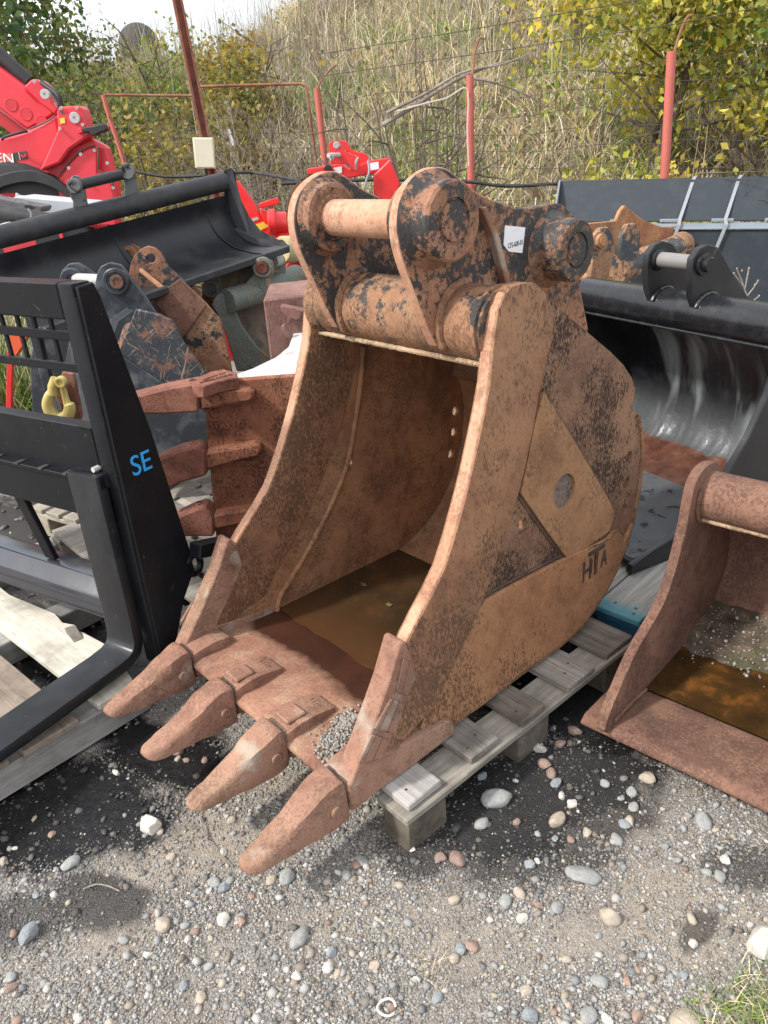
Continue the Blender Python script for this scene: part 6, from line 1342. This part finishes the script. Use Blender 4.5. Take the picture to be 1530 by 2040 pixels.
Hf.tube('cord', [(*z5(1190, 235), Y8 - .12), (*z5(1198, 320), Y8 - .14), (*z5(1175, 390), Y8 - .14), (*z5(1160, 445), Y8 - .14)], .008, M_strap, 6, k=4); Hf.tube('cord', [(*z5(1098, 305), Y8 - .12), (*z5(1095, 250), Y8 - .14), (*z5(1110, 215), Y8 - .12)], .008, M_strap, 6, k=4)
Hf.plate('rubber_stop', [z5(*q) for q in [(840, 310), (845, 285), (865, 268), (890, 268), (905, 285), (912, 310)]], Y8 - .06, .05, M_rubber)
# orange-red folded guard seen through the carriage grid
Og = Rig('orange_guard', 'orange red metal guard seen through the carriage grid', 'guard', 30, 690, 4.3)
Og.plate('panel', [(14, 660), (56, 668), (45, 690), (28, 715), (22, 712)], 4.3, .05, paint('orange_red', (.70, .10, .035), rough=.4), bevel=.004); Og.plate('panel', [(14, 700), (25, 716), (20, 900), (10, 900)], 4.32, .03, M_red2, bevel=.003)
# ================================================================== loose stones, plants and litter
def stone_mesh(seed, angular):
    b = bmesh.new(); bmesh.ops.create_icosphere(b, subdivisions=2 if angular else 3, radius=1)
    rs_ = random.Random(seed); off = Vector((rs_.uniform(0, 50), rs_.uniform(0, 50), rs_.uniform(0, 50)))
    planes = [(Vector((rs_.gauss(0, 1), rs_.gauss(0, 1), rs_.gauss(0, 1))).normalized(), rs_.uniform(.55, .85)) for _ in range(9 if angular else 4)]
    for v_ in b.verts:
        v_.co *= 1 + .22 * mnoise.noise(v_.co * 1.1 + off) + .06 * mnoise.noise(v_.co * 4 + off)
        for n_, d_ in planes:
            e = v_.co.dot(n_) - d_
            if e > 0: v_.co -= n_ * e * (.95 if angular else .6)
    me = bpy.data.meshes.new('stone'); b.to_mesh(me); b.free(); me.shade_smooth()
    if angular: me.set_sharp_from_angle(angle=R_(28))
    return me
def stone_mat(name, c, c2, sc=9):
    m = NT(name); v = m.coord('Object', True); a = m.noise(v, 2.2, 6, .65); col = m.mix(m.step(a, .35, .65), c, c2); s_ = m.noise(v, 14, 4, .7); col = m.mix(m.step(s_, .55, .7, 0, .5), col, tuple(x * .55 for x in c)); return m.end(col, .85, 0, m.bump(s_, .25, .06), spec=.25)
STK = {'white': (stone_mat('white_stone', (.46, .43, .37), (.62, .59, .53)), True, 'angular chalk white stone lying loose on the gravel'),
       'grey': (stone_mat('grey_stone', (.24, .245, .235), (.35, .35, .33)), False, 'smooth grey stone lying loose on the gravel'),
       'blue': (stone_mat('blue_stone', (.21, .23, .24), (.30, .32, .325)), True, 'blue-grey chipped stone lying loose on the gravel'),
       'tan': (stone_mat('tan_stone', (.34, .285, .22), (.46, .40, .32)), False, 'tan pebble lying loose on the gravel'),
       'brown': (stone_mat('brown_stone', (.22, .15, .12), (.32, .23, .19)), False, 'dark brown pebble lying loose on the gravel'),
       'red': (stone_mat('red_stone', (.27, .18, .14), (.36, .26, .21)), True, 'reddish stone chip lying loose on the gravel')}
SM = {k: [stone_mesh(hash(k) % 97 * 0 + i * 7 + len(k), a[1]) for i in range(4)] for k, a in STK.items()}
def stone_label(kind, p, w):
    if stain_val(p[0], p[1], DARK) > .35: where = 'on the black oily patch beside the teeth' if p[0] < 0 else 'on the black soil beside the pallet'
    elif stain_val(p[0], p[1], BARE) > .2: where = 'on bare tan dirt'
    elif p[0] < -.1: where = 'on gravel in front of the teeth'
    elif p[0] < .38: where = 'on gravel in front of the pallet corner'
    else: where = 'on gravel in front of the low rusty bucket'
    return ('small ' if w < 16 else 'medium ' if w < 25 else 'large ') + STK[kind][2].split(' lying')[0] + ' ' + where
def put_stone(px, py, w, kind, label=None, asp=.75, hgt=.6, rot=None, group='loose stones on the gravel', sunk=.55):
    p = hz(px, py, .0); depth = (RC.T @ (p - C0))[2]; r = w / 2 * depth / FPX
    o = bpy.data.objects.new('stone', SM[kind][rng.integers(4)]); COL.objects.link(o)
    if not o.data.materials: o.data.materials.append(STK[kind][0])
    o.scale = (r * 1.12, r * asp * 1.12, r * hgt * 1.12); o.rotation_euler = (rng.normal(0, .12), rng.normal(0, .12), rng.uniform(0, 6.28) if rot is None else R_(rot))
    o.location = (p[0], p[1], gheight(p[0], p[1]) + r * hgt * (1 - sunk)); tag(o, label or stone_label(kind, p, w), 'stone', None if label else group); return o
for a in ((300, 1648, 46, 'white', 'angular white rock lying on bare dirt in front of the teeth', .9, .95), (988, 1592, 56, 'grey', 'large flat grey stone beside the pallet corner on black soil', .62, .55, 10), (1160, 1742, 66, 'grey', 'largest flat greenish grey stone below the black soil patch', .6, .35, -15), (1110, 1632, 40, 'tan', 'elongated tan stone in the middle of the black soil patch', .6, .6, 40),
          (1518, 1880, 70, 'white', 'big pale rock at the edge beside the grass tuft', 1.0, .8), (55, 1862, 50, 'blue', 'upright blue-grey stone slab beside the oily stain', .55, .7, 70), (597, 1866, 46, 'grey', 'oval grey-green stone on the fine gravel', .6, .5, 60), (1215, 1830, 42, 'tan', 'rounded pinkish tan stone on the fine gravel', .8, .7, -30), (447, 1828, 30, 'white', 'pale yellow-white broken stone on the fine gravel', .9, .7), (1366, 2032, 60, 'tan', 'broad tan stone half buried at the grass edge', .8, .5),
          (232, 1538, 20, 'white', 'small oval white pebble lying in the black oily patch', .6, .6), (355, 1497, 22, 'brown', 'round dark pebble between the second and third teeth', .9, .9)):
    put_stone(*a[:4], a[4], *a[5:])
for px, py, w, k in ((960, 1545, 22, 'blue'), (1290, 1545, 30, 'tan'), (1258, 1575, 24, 'grey'), (1245, 1640, 26, 'blue'), (1108, 1560, 26, 'blue'), (1098, 1540, 24, 'brown'), (960, 1640, 28, 'grey'), (1085, 1520, 30, 'red'), (1262, 1605, 22, 'grey'), (1400, 1635, 34, 'grey'), (1230, 1670, 26, 'grey'), (1255, 1632, 22, 'tan'), (1445, 1712, 26, 'white'), (1435, 1745, 24, 'grey'), (878, 1705, 24, 'brown'), (912, 1710, 36, 'brown'),
                     (905, 1792, 22, 'tan'), (1008, 1795, 28, 'grey'), (1040, 1828, 24, 'white'), (1035, 1780, 24, 'tan'), (1055, 1720, 26, 'blue'), (940, 1880, 30, 'red'), (918, 1886, 28, 'blue'), (905, 1905, 22, 'tan'), (1110, 1808, 26, 'grey'), (1195, 1955, 32, 'grey'), (1048, 1972, 24, 'tan'), (870, 1985, 24, 'blue'), (1055, 2020, 34, 'blue'), (1175, 2022, 36, 'grey'), (1210, 2030, 26, 'white'), (1270, 2020, 26, 'red'), (1378, 1830, 24, 'tan'), (1380, 1880, 22, 'white'), (1360, 1940, 22, 'blue'), (1250, 1950, 20, 'red'),
                     (325, 1840, 34, 'tan'), (660, 1895, 24, 'blue'), (655, 1925, 26, 'white'), (745, 1920, 22, 'tan'), (590, 1945, 24, 'white'), (400, 1985, 24, 'tan'), (155, 2028, 24, 'white'), (245, 1870, 22, 'grey'), (20, 1945, 26, 'grey'), (22, 1965, 22, 'brown'), (295, 1900, 20, 'white'), (365, 1960, 22, 'blue'), (480, 1835, 24, 'red'), (570, 1745, 34, 'grey'), (427, 1755, 24, 'grey'), (445, 1765, 26, 'blue'), (540, 1750, 22, 'tan'), (710, 1720, 24, 'brown'), (690, 1740, 22, 'grey'), (720, 1715, 24, 'grey'), (460, 1632, 18, 'tan'), (445, 1695, 18, 'white'), (340, 1705, 18, 'tan'), (140, 1720, 34, 'grey'), (70, 1780, 16, 'blue'), (500, 1780, 16, 'red'), (855, 1630, 20, 'grey'), (1145, 1455, 26, 'brown'), (1115, 1480, 22, 'brown'), (1140, 1600, 24, 'white'), (1120, 1585, 18, 'white'), (1170, 1655, 22, 'tan'), (1205, 1560, 20, 'grey'), (1075, 1490, 28, 'white'), (820, 1690, 18, 'white'), (650, 1655, 18, 'tan')):
    put_stone(px, py, w * 1.05, k)
cnt = 0
while cnt < 50:
    px, py = rng.uniform(0, 1530), rng.uniform(1500, 2040)
    p = hz(px, py)
    if stain_val(p[0], p[1], BARE) > .5: continue
    loc_ = BK.loc((p[0], p[1], 0))
    if abs(loc_[0]) < .55 and -.65 < loc_[1] < 1 and py < 1640: continue
    if px < 330 and py < 1650 or (px > 1150 and py < 1640 - (1530 - px) * .3 and py < 1600): continue
    put_stone(px, py, rng.uniform(11, 20), ['grey', 'blue', 'tan', 'white', 'brown', 'red', 'grey', 'tan'][rng.integers(8)]); cnt += 1
# grit spilled on the bucket lip by the near side
n = 900; t = rng.random(n); q0 = BK.Z(700, 1425, .205); q1 = BK.Z(650, 1515, .205)
cx = q0[0] + (q1[0] - q0[0]) * t + rng.normal(0, .022, n); cy = q0[1] + (q1[1] - q0[1]) * t + rng.normal(0, .018, n)
k = (cx < hw(.2) - .03) & (cy > y_lip + .02); cx, cy = cx[k], cy[k]; n = len(cx)
r_ = rng.uniform(.0022, .0052, n); hgt = .012 * np.exp(-((cx - (q0[0] + q1[0]) / 2 - .01) / .04) ** 2)
V = (IV[None] * rng.uniform(.7, 1.25, (n, len(IV), 1)) * r_[:, None, None] + np.column_stack([cx, cy, .2035 + hgt * rng.random(n)])[:, None, :]).reshape(-1, 3)
C = np.repeat(np.clip(SC[rng.choice(len(SC), n, p=[.22, .25, .30, .09, .04, .04, .03, .03])] * .85, 0, .9), len(IV), 0)
o = np_mesh('grit', V, (IF[None] + (np.arange(n) * len(IV))[:, None, None]).reshape(-1, 3), M_stone, C); o.matrix_world = BK.M; tag(o, 'pale grit spilled on the bucket lip beside the near side cutter', 'grit', kind='stuff')
# grit lying on silt of the right bucket
n = 260; cx = rng.uniform(.05, .95, n); cy = rng.uniform(.42, .74, n); r_ = rng.uniform(.003, .007, n)
V = (IV[None] * rng.uniform(.7, 1.25, (n, len(IV), 1)) * r_[:, None, None] + np.column_stack([cx, cy, .070 + .085 * ((cy - .40) / .42) ** 1.2])[:, None, :]).reshape(-1, 3)
C = np.repeat(np.clip(SC[rng.choice(len(SC), n)] * .75, 0, .9), len(IV), 0)
o = np_mesh('pebbles', V, (IF[None] + (np.arange(n) * len(IV))[:, None, None]).reshape(-1, 3), M_stone, C); o.matrix_world = RB.M; tag(o, 'small pale pebbles scattered over the silt in the low rusty bucket', 'pebbles', kind='stuff')
# fallen leaves floating on the water
M_dry = paint('dry_leaf', (.15, .10, .04), rough=.6, dirt=.3, dirt_c=(.12, .08, .03))
for i, (px, py) in enumerate(((725, 1165), (775, 1205))):
    p = BK.Z(px, py, zw + .002); g = G(); a = rng.uniform(0, 6); s_ = .014 + .006 * rng.random()
    pts = [(p[0] + s_ * math.cos(a + t) * (1 if k % 2 else .55), p[1] + s_ * .6 * math.sin(a + t) * (1 if k % 2 else .7), zw + .002 + .002 * (k % 2)) for k, t in enumerate(np.linspace(0, 6.28, 9)[:-1])]
    b0_ = [g.v(q) for q in pts]; t0_ = [g.v((q[0], q[1], q[2] + .0012)) for q in pts]; g.f(b0_[::-1]); g.f(t0_)
    for j in range(8): g.f([b0_[j], b0_[(j + 1) % 8], t0_[(j + 1) % 8], t0_[j]])
    o = g.done('fallen_leaf', M_dry); o.matrix_world = BK.M; tag(o, 'small dry leaf floating on the murky water in the bucket', 'leaf', 'leaves floating in the bucket')
# grass tufts
def tuft(label, pts, n, l0, l1, w, weights, spread=.05, lean=.5, cat='grass'):
    B_ = []
    for (x, y) in pts:
        m_ = n; B_.append(np.column_stack([x + rng.normal(0, spread, m_), y + rng.normal(0, spread, m_), np.full(m_, -.005)]))
    B_ = np.vstack(B_); V, F, C = blades(B_, rng.uniform(l0, l1, len(B_)), rng.uniform(w * .6, w * 1.2, len(B_)), pal(weights, len(B_)), lean, 4, .8); return tag(np_mesh('grass_tuft', V, F, M_grass, C), label, cat, kind='stuff')
pts = [hz(x, y)[:2] for x, y in ((1480, 2010), (1520, 1985), (1450, 2035), (1500, 2060), (1545, 2020), (1420, 2060), (1540, 1960))]
tuft('green grass growing at the gravel edge by the pale rock', pts, 75, .018, .05, .003, (1.6, 1, .5, 2.4, 2.6, .3), .03, 1.1)
pts = [hz(x, y)[:2] for x, y in ((865, 1905), (850, 1930), (880, 1940))]; tuft('dry straw coloured tuft flattened on the gravel', pts, 9, .025, .055, .0018, (3, 3, 1, 0, 0, 1), .018, 1.3)
pts = [at_y(x, 830, 4.9)[:2] for x in np.linspace(-40, 60, 9)]; tuft('tall green grass behind the fork carriage', pts, 75, .5, .95, .014, (1.5, .8, .4, 3, 3, .3), .10, .35)
pts = [(x, y) for x, y in zip(np.linspace(-1.5, 2.2, 16), np.linspace(7.4, 6.3, 16))]; tuft('rank green grass along the foot of the fence', pts, 150, .45, 1.1, .014, (2, 1, 1, 3, 2.5, .5), .18, .4)
# dry seed-head weed by the black bucket
w_ = Rig('dry_weed', 'dry seed-headed weed standing beside the glossy black bucket ears', 'weed', 1495, 600, 4.0)
for q in ([(1498, 640), (1492, 600), (1478, 560), (1468, 536)], [(1488, 590), (1500, 575), (1510, 560)], [(1481, 570), (1462, 545)], [(1493, 605), (1512, 590)], [(1484, 575), (1490, 545), (1492, 535)]): w_.tube('stem', [(*r, 4.0) for r in q], .0035, M_twig, 5)
for q in ((1468, 536), (1510, 560), (1462, 545), (1512, 590), (1492, 535), (1478, 540), (1504, 568)): G().lathe(w_.p(*q, 4.0), (0, 0, 1), [(-.004, .002), (0, .0055), (.004, .005), (.008, .001)], 6).done('seed_head', M_twig, w_.t)
# white ring and twigs
p = hz(770, 2008, .004); P = [(p[0] + .019 * math.cos(a), p[1] + .017 * math.sin(a), .006 + .003 * math.sin(2 * a)) for a in np.linspace(0, 5.6, 22)]; tag(G().tube(P, .0026, 8).done('plastic_ring', paint('off_white_plastic', (.62, .58, .5), rough=.5, dirt=.2)), 'off-white open plastic ring lying on the gravel', 'ring')
for lab, pts in (('thin curved dry twig lying on the stained gravel', [(165, 1772), (190, 1762), (215, 1765), (238, 1775)]), ('short dry twig leading to the tip of the nearest tooth', [(398, 1625), (405, 1660), (425, 1690), (450, 1718)])):
    P = smooth_poly([hz(x, y, .006) for x, y in pts], 4); tag(G().tube(P, .0018, 6).done('twig', M_twig), lab, 'twig')
# strip of pale cloth caught on the brushwood
c_ = Rig('cloth_scrap', 'white rag caught on the dry brushwood behind the fence', 'rag', 458, 270, 8.3)
g = G(); P = [c_.p(x, y, 8.3) for x, y in ((454, 257), (457, 268), (461, 280), (463, 290))]; g.loft([[p + np.array([-.016 + .008 * (i % 2), 0, 0]), p + np.array([.018, .012 * (i % 2), 0]), p + np.array([.018, .012 * (i % 2) + .004, 0]), p + np.array([-.016 + .008 * (i % 2), .004, 0])] for i, p in enumerate(P)]); g.done('rag', M_paper, c_.t)
